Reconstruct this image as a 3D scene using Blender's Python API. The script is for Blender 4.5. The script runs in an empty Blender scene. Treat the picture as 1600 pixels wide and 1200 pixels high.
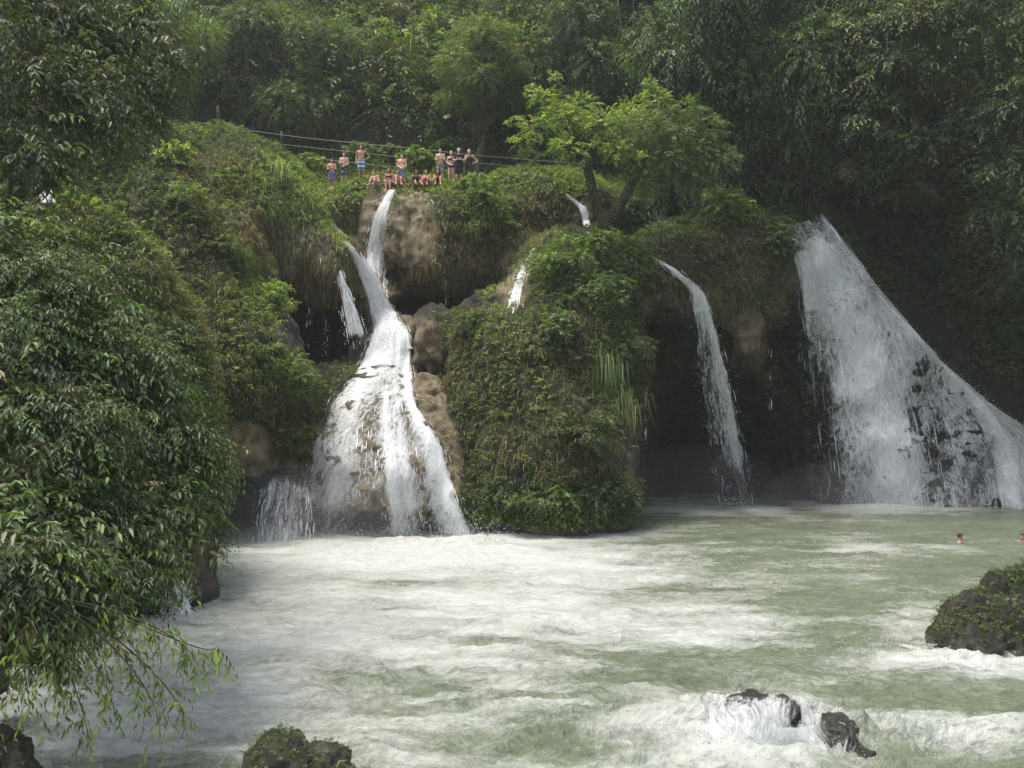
import bpy, math, random, time
import numpy as np
from mathutils import Vector, Matrix
from mathutils.bvhtree import BVHTree
T0 = time.time()
rng = np.random.default_rng(7)
random.seed(7)
scene = bpy.context.scene
COL = scene.collection
CAM = np.array([0.0, 0.0, 6.0])
F = 1500.0

def P(px, py, d):
    return np.array([(px - 800) / F * d, d, 6 + (600 - py) / F * d])

def pix(p):
    p = np.asarray(p)
    return 800 + p[..., 0] / p[..., 1] * F, 600 - (p[..., 2] - 6) / p[..., 1] * F

# ------------------------------------------------------------------ noise
def _hash(ix, iy, iz, seed):
    h = (ix.astype(np.int64) * 374761393 + iy.astype(np.int64) * 668265263 + iz.astype(np.int64) * 2147483647 + seed * 974634777) & 0xFFFFFFFF
    h = ((h ^ (h >> 13)) * 1274126177) & 0xFFFFFFFF
    h = ((h ^ (h >> 16)) * 2246822519) & 0xFFFFFFFF
    return ((h ^ (h >> 15)) & 0xFFFFFF).astype(np.float32) / np.float32(0xFFFFFF)

def vnoise(p, seed=0):
    f = np.floor(p)
    i = f.astype(np.int64)
    t = (p - f).astype(np.float32)
    t = t * t * t * (t * (t * 6 - 15) + 10)
    out = 0
    for dx in (0, 1):
        wx = t[:, 0] if dx else 1 - t[:, 0]
        for dy in (0, 1):
            wy = t[:, 1] if dy else 1 - t[:, 1]
            for dz in (0, 1):
                wz = t[:, 2] if dz else 1 - t[:, 2]
                out = out + _hash(i[:, 0] + dx, i[:, 1] + dy, i[:, 2] + dz, seed) * wx * wy * wz
    return out * 2 - 1

def fbm(p, octaves=3, seed=0, gain=0.5):
    p = np.asarray(p, dtype=np.float64)
    a, s, out = 1.0, 0.0, 0
    for o in range(octaves):
        out = out + a * vnoise(p * (2.03 ** o) + 17.3 * o, seed + o)
        s += a
        a *= gain
    return out / s

def norm(v):
    return v / np.maximum(np.linalg.norm(v, axis=-1, keepdims=True), 1e-9)

# ------------------------------------------------------------------ mesh helpers
def make_mesh(name, verts, faces_list, smooth=False, attrs=None, uv=None, mat_index=None):
    """faces_list: list of int arrays (n,3) / (n,4)"""
    me = bpy.data.meshes.new(name)
    verts = np.asarray(verts, dtype=np.float32)
    me.vertices.add(len(verts))
    me.vertices.foreach_set('co', verts.ravel())
    loops, starts, tot = [], [], 0
    for fa in faces_list:
        if len(fa) == 0:
            continue
        n, k = fa.shape
        loops.append(fa.ravel().astype(np.int32))
        starts.append(tot + np.arange(n, dtype=np.int32) * k)
        tot += n * k
    loops = np.concatenate(loops); starts = np.concatenate(starts)
    me.loops.add(len(loops)); me.loops.foreach_set('vertex_index', loops)
    me.polygons.add(len(starts)); me.polygons.foreach_set('loop_start', starts.astype(np.int32))
    if smooth:
        me.polygons.foreach_set('use_smooth', np.ones(len(starts), dtype=bool))
    if mat_index is not None:
        me.polygons.foreach_set('material_index', np.asarray(mat_index, dtype=np.int32))
    for k, v in (attrs or {}).items():
        v = np.asarray(v, dtype=np.float32)
        if v.ndim == 1:
            a = me.attributes.new(k, 'FLOAT', 'POINT'); a.data.foreach_set('value', v)
        else:
            a = me.attributes.new(k, 'FLOAT_COLOR', 'POINT')
            if v.shape[1] == 3:
                v = np.concatenate([v, np.ones((len(v), 1), np.float32)], 1)
            a.data.foreach_set('color', v.ravel())
    if uv is not None:
        l = me.uv_layers.new(name='UVMap')
        l.data.foreach_set('uv', np.asarray(uv, dtype=np.float32)[loops].ravel())
    me.update(calc_edges=True)
    me.validate()
    return me

def link(name, me, mats=None, parent=None, loc=None):
    o = bpy.data.objects.new(name, me)
    COL.objects.link(o)
    if me is not None and mats is not None and len(me.materials) == 0:
        for m in (mats if isinstance(mats, (list, tuple)) else [mats]):
            me.materials.append(m)
    if parent is not None:
        o.parent = parent
    if loc is not None:
        o.location = loc
    return o

def tag(o, label, cat, group=None, kind=None):
    o['label'] = label; o['category'] = cat
    if group: o['group'] = group
    if kind: o['kind'] = kind
    return o

def empty(name, loc, label, cat, group=None, rz=0.0, scale=None):
    o = bpy.data.objects.new(name, None)
    COL.objects.link(o)
    o.location = loc; o.rotation_euler = (0, 0, rz); o.empty_display_size = 0.3
    if scale is not None: o.scale = scale
    return tag(o, label, cat, group)

class Acc:
    """accumulates geometry for one mesh"""
    def __init__(s): s.v, s.t, s.q, s.c, s.n = [], [], [], [], 0
    def add(s, v, tris=None, quads=None, tint=None):
        v = np.asarray(v, dtype=np.float32).reshape(-1, 3)
        if tris is not None and len(tris): s.t.append(np.asarray(tris) + s.n)
        if quads is not None and len(quads): s.q.append(np.asarray(quads) + s.n)
        s.v.append(v)
        s.c.append(np.broadcast_to(np.asarray((1, 1, 1) if tint is None else tint, dtype=np.float32), (len(v), 3)))
        s.n += len(v)
    def mesh(s, name, smooth=False):
        fl = []
        if s.t: fl.append(np.concatenate(s.t))
        if s.q: fl.append(np.concatenate(s.q))
        return make_mesh(name, np.concatenate(s.v), fl, smooth, {'tint': np.concatenate(s.c)})

def tube(acc, pts, radii, seg=7, tint=None, cap=True):
    pts = np.asarray(pts, float); n = len(pts)
    radii = np.broadcast_to(np.asarray(radii, float), (n,))
    tang = np.gradient(pts, axis=0); tang = norm(tang)
    ref = np.array([0.31, 0.95, 0.1]) if abs(tang[0][1]) < 0.8 else np.array([1.0, 0, 0.1])
    u = norm(np.cross(tang, ref)); w = np.cross(tang, u)
    a = np.linspace(0, 2 * math.pi, seg, endpoint=False)
    ring = pts[:, None] + radii[:, None, None] * (np.cos(a)[None, :, None] * u[:, None] + np.sin(a)[None, :, None] * w[:, None])
    v = ring.reshape(-1, 3)
    i = np.arange(n - 1)[:, None] * seg; j = np.arange(seg)[None]; j2 = (j + 1) % seg
    q = np.stack([i + j, i + j2, i + seg + j2, i + seg + j], -1).reshape(-1, 4)
    tris = []
    if cap:
        v = np.concatenate([v, pts[:1], pts[-1:]])
        tris = [[n * seg, (k + 1) % seg, k] for k in range(seg)] + [[n * seg + 1, (n - 1) * seg + k, (n - 1) * seg + (k + 1) % seg] for k in range(seg)]
    acc.add(v, tris, q, tint)

def surface_nets(S, org, h):
    """S scalar grid, negative inside. Returns verts, quads"""
    nx, ny, nz = S.shape
    ins = S < 0
    c = np.zeros((nx - 1, ny - 1, nz - 1), np.int8)
    for a in (0, 1):
        for b in (0, 1):
            for d in (0, 1):
                c += ins[a:nx - 1 + a, b:ny - 1 + b, d:nz - 1 + d]
    act = (c > 0) & (c < 8)
    I = np.argwhere(act)
    idx = -np.ones(act.shape, np.int32); idx[act] = np.arange(len(I))
    acc = np.zeros((len(I), 3)); cnt = np.zeros(len(I))
    for ax in range(3):
        o1, o2 = [k for k in range(3) if k != ax]
        for a in (0, 1):
            for b in (0, 1):
                A = I.copy(); A[:, o1] += a; A[:, o2] += b
                B = A.copy(); B[:, ax] += 1
                sa = S[A[:, 0], A[:, 1], A[:, 2]]; sb = S[B[:, 0], B[:, 1], B[:, 2]]
                m = (sa < 0) != (sb < 0)
                t = np.where(m, sa / np.where(m, sa - sb, 1), 0)
                p = (A - I).astype(float); p[:, ax] += t
                acc[m] += p[m]; cnt[m] += 1
    V = (I + acc / cnt[:, None]) * h + org
    Q = []
    for ax in range(3):
        o1, o2 = [(1, 2), (2, 0), (0, 1)][ax]
        sl = [slice(None)] * 3; sl2 = [slice(None)] * 3
        sl[ax] = slice(0, -1); sl2[ax] = slice(1, None)
        a = ins[tuple(sl)]; b = ins[tuple(sl2)]
        E = np.argwhere(a != b)
        E = E[(E[:, o1] > 0) & (E[:, o2] > 0) & (E[:, o1] < act.shape[o1]) & (E[:, o2] < act.shape[o2])]
        s = a[E[:, 0], E[:, 1], E[:, 2]]
        def at(d1, d2):
            X = E.copy(); X[:, o1] += d1; X[:, o2] += d2
            return idx[X[:, 0], X[:, 1], X[:, 2]]
        q = np.stack([at(-1, -1), at(0, -1), at(0, 0), at(-1, 0)], 1)
        q[~s] = q[~s][:, ::-1]
        Q.append(q)
    return V, np.concatenate(Q)

# ------------------------------------------------------------------ materials
def new_mat(name):
    m = bpy.data.materials.new(name); m.use_nodes = True
    nt = m.node_tree; nt.nodes.clear()
    return m, nt
def N(nt, typ, **kw):
    n = nt.nodes.new(typ)
    for k, v in kw.items():
        if k.startswith('i_'): n.inputs[k[2:].replace('_', ' ')].default_value = v
        else: setattr(n, k, v)
    return n
def L(nt, a, b): nt.links.new(a, b)
def ramp(nt, stops, fac):
    r = nt.nodes.new('ShaderNodeValToRGB')
    e = r.color_ramp.elements
    while len(e) < len(stops): e.new(0.5)
    for k, (p, c) in enumerate(stops):
        e[k].position = p; e[k].color = (*c, 1) if len(c) == 3 else c
    L(nt, fac, r.inputs[0]); return r
def mixc(nt, fac, a, b, blend='MIX'):
    m = nt.nodes.new('ShaderNodeMix'); m.data_type = 'RGBA'; m.blend_type = blend
    for s, k in ((fac, 0), (a, 6), (b, 7)):
        if hasattr(s, 'is_output'): L(nt, s, m.inputs[k])
        else: m.inputs[k].default_value = (*s, 1) if isinstance(s, tuple) and len(s) == 3 else s
    return m.outputs[2]
def math_n(nt, op, a, b=None, clamp=False):
    m = nt.nodes.new('ShaderNodeMath'); m.operation = op; m.use_clamp = clamp
    for s, k in ((a, 0), (b, 1)):
        if s is None: continue
        if hasattr(s, 'is_output'): L(nt, s, m.inputs[k])
        else: m.inputs[k].default_value = s
    return m.outputs[0]
def noise(nt, scale, detail=4, rough=0.55, vec=None, dist=0.0):
    n = N(nt, 'ShaderNodeTexNoise'); n.inputs['Scale'].default_value = scale
    n.inputs['Detail'].default_value = detail; n.inputs['Roughness'].default_value = rough
    n.inputs['Distortion'].default_value = dist
    if vec is not None: L(nt, vec, n.inputs['Vector'])
    return n
def mapping(nt, vec, scale=(1, 1, 1), rot=(0, 0, 0)):
    m = N(nt, 'ShaderNodeMapping'); m.inputs['Scale'].default_value = scale; m.inputs['Rotation'].default_value = rot
    L(nt, vec, m.inputs['Vector']); return m.outputs[0]

def leaf_mat(name, trans=0.4, rough=0.42, spec=0.45, mul=(1, 1, 1)):
    m, nt = new_mat(name)
    at = N(nt, 'ShaderNodeAttribute', attribute_name='tint')
    oi = N(nt, 'ShaderNodeObjectInfo')
    geo = N(nt, 'ShaderNodeNewGeometry')
    n = noise(nt, 0.9, 2, 0.5, geo.outputs['Position'])
    hsv = N(nt, 'ShaderNodeHueSaturation')
    L(nt, math_n(nt, 'ADD', math_n(nt, 'MULTIPLY', n.outputs[0], 0.10), 0.45), hsv.inputs['Hue'])
    L(nt, math_n(nt, 'ADD', math_n(nt, 'MULTIPLY', n.outputs[0], 0.5), 0.75), hsv.inputs['Value'])
    hsv.inputs['Saturation'].default_value = 0.95
    L(nt, mixc(nt, 1.0, at.outputs['Color'], (*mul,), 'MULTIPLY'), hsv.inputs['Color'])
    col = hsv.outputs[0]
    p = N(nt, 'ShaderNodeBsdfPrincipled'); L(nt, col, p.inputs['Base Color'])
    p.inputs['Roughness'].default_value = rough; p.inputs['Specular IOR Level'].default_value = spec
    t = N(nt, 'ShaderNodeBsdfTranslucent')
    L(nt, mixc(nt, 1.0, col, (1.35, 1.5, 0.55), 'MULTIPLY'), t.inputs['Color'])
    mx = N(nt, 'ShaderNodeMixShader'); mx.inputs[0].default_value = trans
    L(nt, p.outputs[0], mx.inputs[1]); L(nt, t.outputs[0], mx.inputs[2])
    o = N(nt, 'ShaderNodeOutputMaterial'); L(nt, mx.outputs[0], o.inputs[0])
    return m

M_LEAF = leaf_mat('leaf', mul=(1.3, 1.22, 1.1))
M_GLOSSY_LEAF = leaf_mat('glossy_leaf', 0.3, 0.45, 0.4, mul=(1.25, 1.2, 1.15))
M_GRASS = leaf_mat('grass_blade', 0.35, 0.6, 0.3, mul=(1.25, 1.2, 1.1))

def bark_mat():
    m, nt = new_mat('bark')
    geo = N(nt, 'ShaderNodeNewGeometry')
    n = noise(nt, 3.0, 6, 0.65, mapping(nt, geo.outputs['Position'], (2.5, 2.5, 0.6)))
    c = ramp(nt, [(0.3, (0.02, 0.016, 0.011)), (0.5, (0.075, 0.06, 0.042)), (0.75, (0.16, 0.135, 0.10))], n.outputs[0])
    n2 = noise(nt, 1.4, 4, 0.6, geo.outputs['Position'])
    r2 = ramp(nt, [(0.45, (0, 0, 0)), (0.6, (1, 1, 1))], n2.outputs[0])
    at = N(nt, 'ShaderNodeAttribute', attribute_name='tint')
    col = mixc(nt, r2.outputs[0], c.outputs[0], (0.045, 0.055, 0.018))
    p = N(nt, 'ShaderNodeBsdfPrincipled'); L(nt, mixc(nt, 1.0, col, at.outputs['Color'], 'MULTIPLY'), p.inputs['Base Color']); p.inputs['Roughness'].default_value = 0.9
    b = N(nt, 'ShaderNodeBump'); b.inputs['Strength'].default_value = 0.8; b.inputs['Distance'].default_value = 0.06
    L(nt, n.outputs[0], b.inputs['Height']); L(nt, b.outputs[0], p.inputs['Normal'])
    o = N(nt, 'ShaderNodeOutputMaterial'); L(nt, p.outputs[0], o.inputs[0])
    return m
M_BARK = bark_mat()

def rock_mat(name='tufa_rock', boulder=False):
    m, nt = new_mat(name)
    geo = N(nt, 'ShaderNodeNewGeometry')
    pos = geo.outputs['Position']
    n1 = noise(nt, 0.35, 6, 0.6, pos, 0.6)
    n2 = noise(nt, 2.2, 7, 0.68, mapping(nt, pos, (1, 1, 0.55)), 0.8)
    n3 = noise(nt, 9.0, 5, 0.7, pos)
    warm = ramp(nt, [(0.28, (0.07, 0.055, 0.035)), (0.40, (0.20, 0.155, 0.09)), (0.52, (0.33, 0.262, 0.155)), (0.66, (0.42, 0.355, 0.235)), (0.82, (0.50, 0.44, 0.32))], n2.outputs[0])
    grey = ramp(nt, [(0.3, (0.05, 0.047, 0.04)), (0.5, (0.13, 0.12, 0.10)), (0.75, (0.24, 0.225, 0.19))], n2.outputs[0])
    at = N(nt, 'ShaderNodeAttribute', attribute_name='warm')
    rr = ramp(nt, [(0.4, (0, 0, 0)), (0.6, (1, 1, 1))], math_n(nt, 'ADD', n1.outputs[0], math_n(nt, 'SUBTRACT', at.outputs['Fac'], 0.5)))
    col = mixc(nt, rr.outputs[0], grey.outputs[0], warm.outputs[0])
    # moss and soil
    veg = N(nt, 'ShaderNodeAttribute', attribute_name='veg')
    mossn = math_n(nt, 'ADD', math_n(nt, 'MULTIPLY', n3.outputs[0], 0.5), math_n(nt, 'MULTIPLY', n1.outputs[0], 0.7))
    mk = math_n(nt, 'ADD', veg.outputs['Fac'], math_n(nt, 'SUBTRACT', mossn, 0.6))
    mr = ramp(nt, [(0.35, (0, 0, 0)), (0.62, (1, 1, 1))], mk)
    moss = ramp(nt, [(0.3, (0.018, 0.022, 0.009)), (0.5, (0.045, 0.052, 0.017)), (0.7, (0.085, 0.085, 0.03))], n2.outputs[0])
    col = mixc(nt, mr.outputs[0], col, moss.outputs[0])
    # dark vertical water stains
    st = noise(nt, 1.2, 4, 0.6, mapping(nt, pos, (2.2, 2.2, 0.22)))
    sr = ramp(nt, [(0.38, (0.4, 0.4, 0.38)), (0.52, (1, 1, 1))], st.outputs[0])
    col = mixc(nt, 0.5, col, sr.outputs[0], 'MULTIPLY')
    n5 = noise(nt, 5.0, 6, 0.75, pos, 1.0)
    col = mixc(nt, 0.55, col, ramp(nt, [(0.36, (0.45, 0.44, 0.36)), (0.56, (1, 1, 1))], n5.outputs[0]).outputs[0], 'MULTIPLY')
    wet_shade = N(nt, 'ShaderNodeAttribute', attribute_name='wet_shade')
    col = mixc(nt, wet_shade.outputs['Fac'], col, mixc(nt, 1.0, col, (0.16, 0.16, 0.16), 'MULTIPLY'))  # darkens wet rock, and paints shade into the caves and right wall
    p = N(nt, 'ShaderNodeBsdfPrincipled'); L(nt, col, p.inputs['Base Color'])
    L(nt, math_n(nt, 'SUBTRACT', 0.8, math_n(nt, 'MULTIPLY', wet_shade.outputs['Fac'], 0.35)), p.inputs['Roughness'])
    n4 = noise(nt, 4.5, 6, 0.75, mapping(nt, pos, (1, 1, 1.6)), 1.2)
    hn = math_n(nt, 'ADD', math_n(nt, 'ADD', n2.outputs[0], math_n(nt, 'MULTIPLY', math_n(nt, 'ABSOLUTE', math_n(nt, 'SUBTRACT', n4.outputs[0], 0.5)), 1.6)), math_n(nt, 'MULTIPLY', n3.outputs[0], 0.4))
    b = N(nt, 'ShaderNodeBump'); b.inputs['Strength'].default_value = 1.0; b.inputs['Distance'].default_value = 0.08 if boulder else 0.2
    L(nt, hn, b.inputs['Height']); L(nt, b.outputs[0], p.inputs['Normal'])
    o = N(nt, 'ShaderNodeOutputMaterial'); L(nt, p.outputs[0], o.inputs[0])
    return m
M_ROCK = rock_mat()
M_BOULDER = rock_mat('river_rock', True)

def soil_mat():
    m, nt = new_mat('forest_soil')
    geo = N(nt, 'ShaderNodeNewGeometry')
    n = noise(nt, 0.8, 5, 0.6, geo.outputs['Position'])
    c = ramp(nt, [(0.3, (0.012, 0.014, 0.007)), (0.55, (0.03, 0.035, 0.013)), (0.75, (0.05, 0.045, 0.02))], n.outputs[0])
    p = N(nt, 'ShaderNodeBsdfPrincipled'); L(nt, c.outputs[0], p.inputs['Base Color']); p.inputs['Roughness'].default_value = 0.95
    o = N(nt, 'ShaderNodeOutputMaterial'); L(nt, p.outputs[0], o.inputs[0])
    return m
M_SOIL = soil_mat()

def plain(name, col, rough=0.7, var=0.15, scale=8.0, spec=0.3):
    m, nt = new_mat(name)
    tc = N(nt, 'ShaderNodeTexCoord')
    n = noise(nt, scale, 4, 0.6, tc.outputs['Object'])
    lo = tuple(c * (1 - var) for c in col); hi = tuple(min(1, c * (1 + var)) for c in col)
    c = ramp(nt, [(0.35, lo), (0.65, hi)], n.outputs[0])
    p = N(nt, 'ShaderNodeBsdfPrincipled'); L(nt, c.outputs[0], p.inputs['Base Color']); p.inputs['Roughness'].default_value = rough
    p.inputs['Specular IOR Level'].default_value = spec
    o = N(nt, 'ShaderNodeOutputMaterial'); L(nt, p.outputs[0], o.inputs[0])
    return m

def pattern_cloth(name, a, b, scale, stripes=False, thr=0.5):
    m, nt = new_mat(name)
    tc = N(nt, 'ShaderNodeTexCoord')
    if stripes:
        w = N(nt, 'ShaderNodeTexWave', wave_type='BANDS', bands_direction=stripes); w.inputs['Scale'].default_value = scale; w.inputs['Distortion'].default_value = 0.4
        L(nt, tc.outputs['Object'], w.inputs['Vector']); f = w.outputs['Fac']
    else:
        f = noise(nt, scale, 1, 0.5, tc.outputs['Object']).outputs[0]
    c = ramp(nt, [(thr - 0.03, a), (thr + 0.03, b)], f)
    p = N(nt, 'ShaderNodeBsdfPrincipled'); L(nt, c.outputs[0], p.inputs['Base Color']); p.inputs['Roughness'].default_value = 0.85
    o = N(nt, 'ShaderNodeOutputMaterial'); L(nt, p.outputs[0], o.inputs[0])
    return m

def fall_mat(name='falling_water', m1=(7.0, 0.75, 1), m2=(16.0, 4.5, 1), m3=(26.0, 10.0, 1), ds=0.5):
    """falling water: white broken streaks, thickness from attribute 'dens', coordinates along the flow from UV"""
    m, nt = new_mat(name)
    uv = N(nt, 'ShaderNodeUVMap')
    at = N(nt, 'ShaderNodeAttribute', attribute_name='dens')
    a = noise(nt, 1.0, 5, 0.7, mapping(nt, uv.outputs[0], m1), ds)
    b = noise(nt, 1.0, 4, 0.75, mapping(nt, uv.outputs[0], m2), ds)
    cc = noise(nt, 1.0, 3, 0.7, mapping(nt, uv.outputs[0], m3), ds)
    s = math_n(nt, 'ADD', math_n(nt, 'MULTIPLY', a.outputs[0], 0.42), math_n(nt, 'ADD', math_n(nt, 'MULTIPLY', b.outputs[0], 0.34), math_n(nt, 'MULTIPLY', cc.outputs[0], 0.24)))
    k = math_n(nt, 'MULTIPLY', math_n(nt, 'ADD', s, math_n(nt, 'SUBTRACT', at.outputs['Fac'], 1.0)), 1.6)
    r = ramp(nt, [(0.0, (0, 0, 0)), (0.05, (0.2, 0.2, 0.2)), (0.2, (0.7, 0.7, 0.7)), (0.45, (1, 1, 1))], k)
    p = N(nt, 'ShaderNodeBsdfPrincipled')
    p.inputs['Base Color'].default_value = (0.86, 0.875, 0.88, 1); p.inputs['Roughness'].default_value = 0.55
    bp = N(nt, 'ShaderNodeBump'); bp.inputs['Strength'].default_value = 0.9; bp.inputs['Distance'].default_value = 0.10
    L(nt, s, bp.inputs['Height']); L(nt, bp.outputs[0], p.inputs['Normal'])
    t = N(nt, 'ShaderNodeBsdfTranslucent'); t.inputs['Color'].default_value = (0.86, 0.875, 0.88, 1)
    mx = N(nt, 'ShaderNodeMixShader'); mx.inputs[0].default_value = 0.35
    L(nt, p.outputs[0], mx.inputs[1]); L(nt, t.outputs[0], mx.inputs[2])
    tr = N(nt, 'ShaderNodeBsdfTransparent')
    m2 = N(nt, 'ShaderNodeMixShader'); L(nt, r.outputs[0], m2.inputs[0]); L(nt, tr.outputs[0], m2.inputs[1]); L(nt, mx.outputs[0], m2.inputs[2])
    o = N(nt, 'ShaderNodeOutputMaterial'); L(nt, m2.outputs[0], o.inputs[0])
    return m
M_FALL = fall_mat()
M_LACE = fall_mat('lacy_water', (3.6, 1.1, 1), (9.0, 3.2, 1), (20.0, 9.0, 1), 1.1)
M_DROP = plain('water_drops', (0.86, 0.87, 0.88), 0.5, 0.05)

def river_mat():
    m, nt = new_mat('river_water')
    geo = N(nt, 'ShaderNodeNewGeometry'); pos = geo.outputs['Position']
    at = N(nt, 'ShaderNodeAttribute', attribute_name='foam')
    warp = noise(nt, 0.35, 3, 0.5, pos)
    wv = N(nt, 'ShaderNodeVectorMath', operation='MULTIPLY_ADD')
    L(nt, warp.outputs['Color'], wv.inputs[0]); wv.inputs[1].default_value = (2.2, 1.6, 0); L(nt, pos, wv.inputs[2])
    a = noise(nt, 1.0, 8, 0.72, mapping(nt, wv.outputs[0], (0.40, 0.75, 1)), 1.2)
    b = noise(nt, 1.0, 6, 0.75, mapping(nt, wv.outputs[0], (2.2, 3.0, 1)), 1.0)
    d4 = noise(nt, 1.0, 5, 0.65, mapping(nt, wv.outputs[0], (0.35, 3.4, 1), (0, 0, 0.12)), 1.5)
    c3 = noise(nt, 1.0, 5, 0.7, mapping(nt, wv.outputs[0], (7.5, 8.0, 1)), 0.8)
    s = math_n(nt, 'ADD', math_n(nt, 'ADD', math_n(nt, 'MULTIPLY', a.outputs[0], 0.14), math_n(nt, 'MULTIPLY', d4.outputs[0], 0.22)), math_n(nt, 'ADD', math_n(nt, 'MULTIPLY', b.outputs[0], 0.34), math_n(nt, 'MULTIPLY', c3.outputs[0], 0.30)))
    k = math_n(nt, 'ADD', s, math_n(nt, 'SUBTRACT', at.outputs['Fac'], 0.75))
    r = ramp(nt, [(0.02, (0, 0, 0)), (0.10, (0.25, 0.25, 0.25)), (0.19, (0.6, 0.6, 0.6)), (0.36, (1, 1, 1))], k)
    gcol = ramp(nt, [(0.35, (0.098, 0.120, 0.076)), (0.65, (0.165, 0.186, 0.126))], a.outputs[0])
    col = mixc(nt, r.outputs[0], gcol.outputs[0], (0.45, 0.46, 0.43))
    rg = mixc(nt, r.outputs[0], (0.12, 0.12, 0.12), (0.75, 0.75, 0.75))
    p = N(nt, 'ShaderNodeBsdfPrincipled'); L(nt, col, p.inputs['Base Color']); L(nt, rg, p.inputs['Roughness'])
    p.inputs['IOR'].default_value = 1.33
    bn = noise(nt, 1.0, 6, 0.65, mapping(nt, wv.outputs[0], (2.6, 4.0, 1)), 0.8)
    bp = N(nt, 'ShaderNodeBump'); bp.inputs['Strength'].default_value = 0.9; bp.inputs['Distance'].default_value = 0.16
    L(nt, math_n(nt, 'ADD', bn.outputs[0], math_n(nt, 'MULTIPLY', r.outputs[0], 0.25)), bp.inputs['Height']); L(nt, bp.outputs[0], p.inputs['Normal'])
    o = N(nt, 'ShaderNodeOutputMaterial'); L(nt, p.outputs[0], o.inputs[0])
    return m
M_RIVER = river_mat()

# ------------------------------------------------------------------ terrain (one signed-distance solid -> mesh)
H = 0.25
X0, X1, Y0, Y1, Z0, Z1 = -36.0, 37.0, 15.0, 62.0, -1.6, 24.0
gx = np.arange(X0, X1, H, dtype=np.float32); gy = np.arange(Y0, Y1, H, dtype=np.float32); gz = np.arange(Z0, Z1, H, dtype=np.float32)
org = np.array([X0, Y0, Z0])

def smin(a, b, k):
    h = np.maximum(k - np.abs(a - b), 0) / k
    return np.minimum(a, b) - h * h * k * 0.25

def interp(x, xs, ys): return np.interp(x, xs, ys).astype(np.float32)

Xg = gx[:, None, None]; Yg = gy[None, :, None]; Zg = gz[None, None, :]
Yb = interp(gx, [-36, -16, -11, -7, 0, 14, 20, 24, 27, 31, 37], [38, 42, 46.5, 49.5, 50, 50.3, 50.3, 48, 43, 35, 28])[:, None, None]  # right end bends forward into an added unseen spur that blocks skylight
Htop = (interp(gx, [-36, -18, -13, -10, -7, 5, 11, 16, 24, 37], [20, 16.6, 15.4, 14.9, 14.9, 14.9, 15.8, 18, 22, 25])[:, None, None]
        + np.maximum(0, Yg - 48.5) * 0.30 + np.maximum(0, Yg - 55) * 0.75)
Sf = np.maximum(Yb - Yg, (Zg - Htop) * 0.8) + 0 * Zg

def sub(lo, hi, m):
    s = []
    for g, a, b in ((gx, lo[0] - m, hi[0] + m), (gy, lo[1] - m, hi[1] + m), (gz, lo[2] - m, hi[2] + m)):
        i0 = int(np.searchsorted(g, a)); i1 = int(np.searchsorted(g, b))
        s.append(slice(i0, max(i1, i0 + 1)))
    return tuple(s)

def ell(c, r, k=1.0, cut=False):
    c = np.asarray(c, np.float32); r = np.asarray(r, np.float32)
    s = sub(c - r, c + r, 2.5)
    dx = (gx[s[0]] - c[0])[:, None, None]; dy = (gy[s[1]] - c[1])[None, :, None]; dz = (gz[s[2]] - c[2])[None, None, :]
    k0 = np.sqrt((dx / r[0]) ** 2 + (dy / r[1]) ** 2 + (dz / r[2]) ** 2) + 1e-6
    k1 = np.sqrt((dx / r[0] ** 2) ** 2 + (dy / r[1] ** 2) ** 2 + (dz / r[2] ** 2) ** 2) + 1e-6
    d = k0 * (k0 - 1) / k1
    if cut: Sf[s] = -smin(-Sf[s], d, k)
    else: Sf[s] = smin(Sf[s], d, k)

def cap(a, b, r1, r2, k=1.0):
    a = np.asarray(a, np.float32); b = np.asarray(b, np.float32)
    rm = max(r1, r2)
    s = sub(np.minimum(a, b) - rm, np.maximum(a, b) + rm, 2.5)
    dx = (gx[s[0]] - a[0])[:, None, None]; dy = (gy[s[1]] - a[1])[None, :, None]; dz = (gz[s[2]] - a[2])[None, None, :]
    ba = b - a
    t = np.clip((dx * ba[0] + dy * ba[1] + dz * ba[2]) / (ba @ ba), 0, 1)
    d = np.sqrt((dx - ba[0] * t) ** 2 + (dy - ba[1] * t) ** 2 + (dz - ba[2] * t) ** 2) - (r1 + (r2 - r1) * t)
    Sf[s] = smin(Sf[s], d, k)

# hanging tufa bulb under the people
ell(P(700, 372, 49.2), (3.5, 3.4, 2.75), 1.2)
ell(P(708, 412, 49.1), (3.1, 3.5, 1.65), 0.5)
ell(P(650, 345, 49.5), (2.2, 2.6, 1.55), 1.0)
ell(P(585, 390, 51), (2.2, 2.6, 4.2), 1.0)
ell(P(850, 345, 51), (4.0, 3.0, 2.7), 1.2)
ell(P(832, 450, 48.5), (1.7, 2.2, 2.6), 0.8)
# bulb at the upper left with its crest running down to the right
cap(P(365, 300, 46.5), P(505, 405, 45.2), 2.7, 1.25, 1.0)
cap(P(400, 330, 46), P(520, 430, 45.5), 2.2, 1.0, 1.0)
# rock cone under the lower cascade
ell((-5.45, 41.0, 1.9), (3.9, 3.7, 3.0), 0.8)
ell(P(590, 645, 43.4), (2.35, 2.7, 2.3), 1.4)
cap(P(614, 550, 47.0), P(600, 615, 44.2), 1.25, 1.6, 0.8)
ell(P(622, 560, 46.2), (1.5, 2.0, 1.7), 1.2)
ell(P(505, 640, 44.0), (2.0, 2.6, 1.9), 1.0)
ell(P(430, 760, 44.5), (4.2, 3.2, 3.6), 1.0)
cap(P(598, 470, 49.0), P(614, 565, 46.2), 1.0, 1.4, 0.8)
cap(P(560, 400, 48.6), P(600, 480, 47.6), 0.9, 1.0, 0.8)
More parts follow.
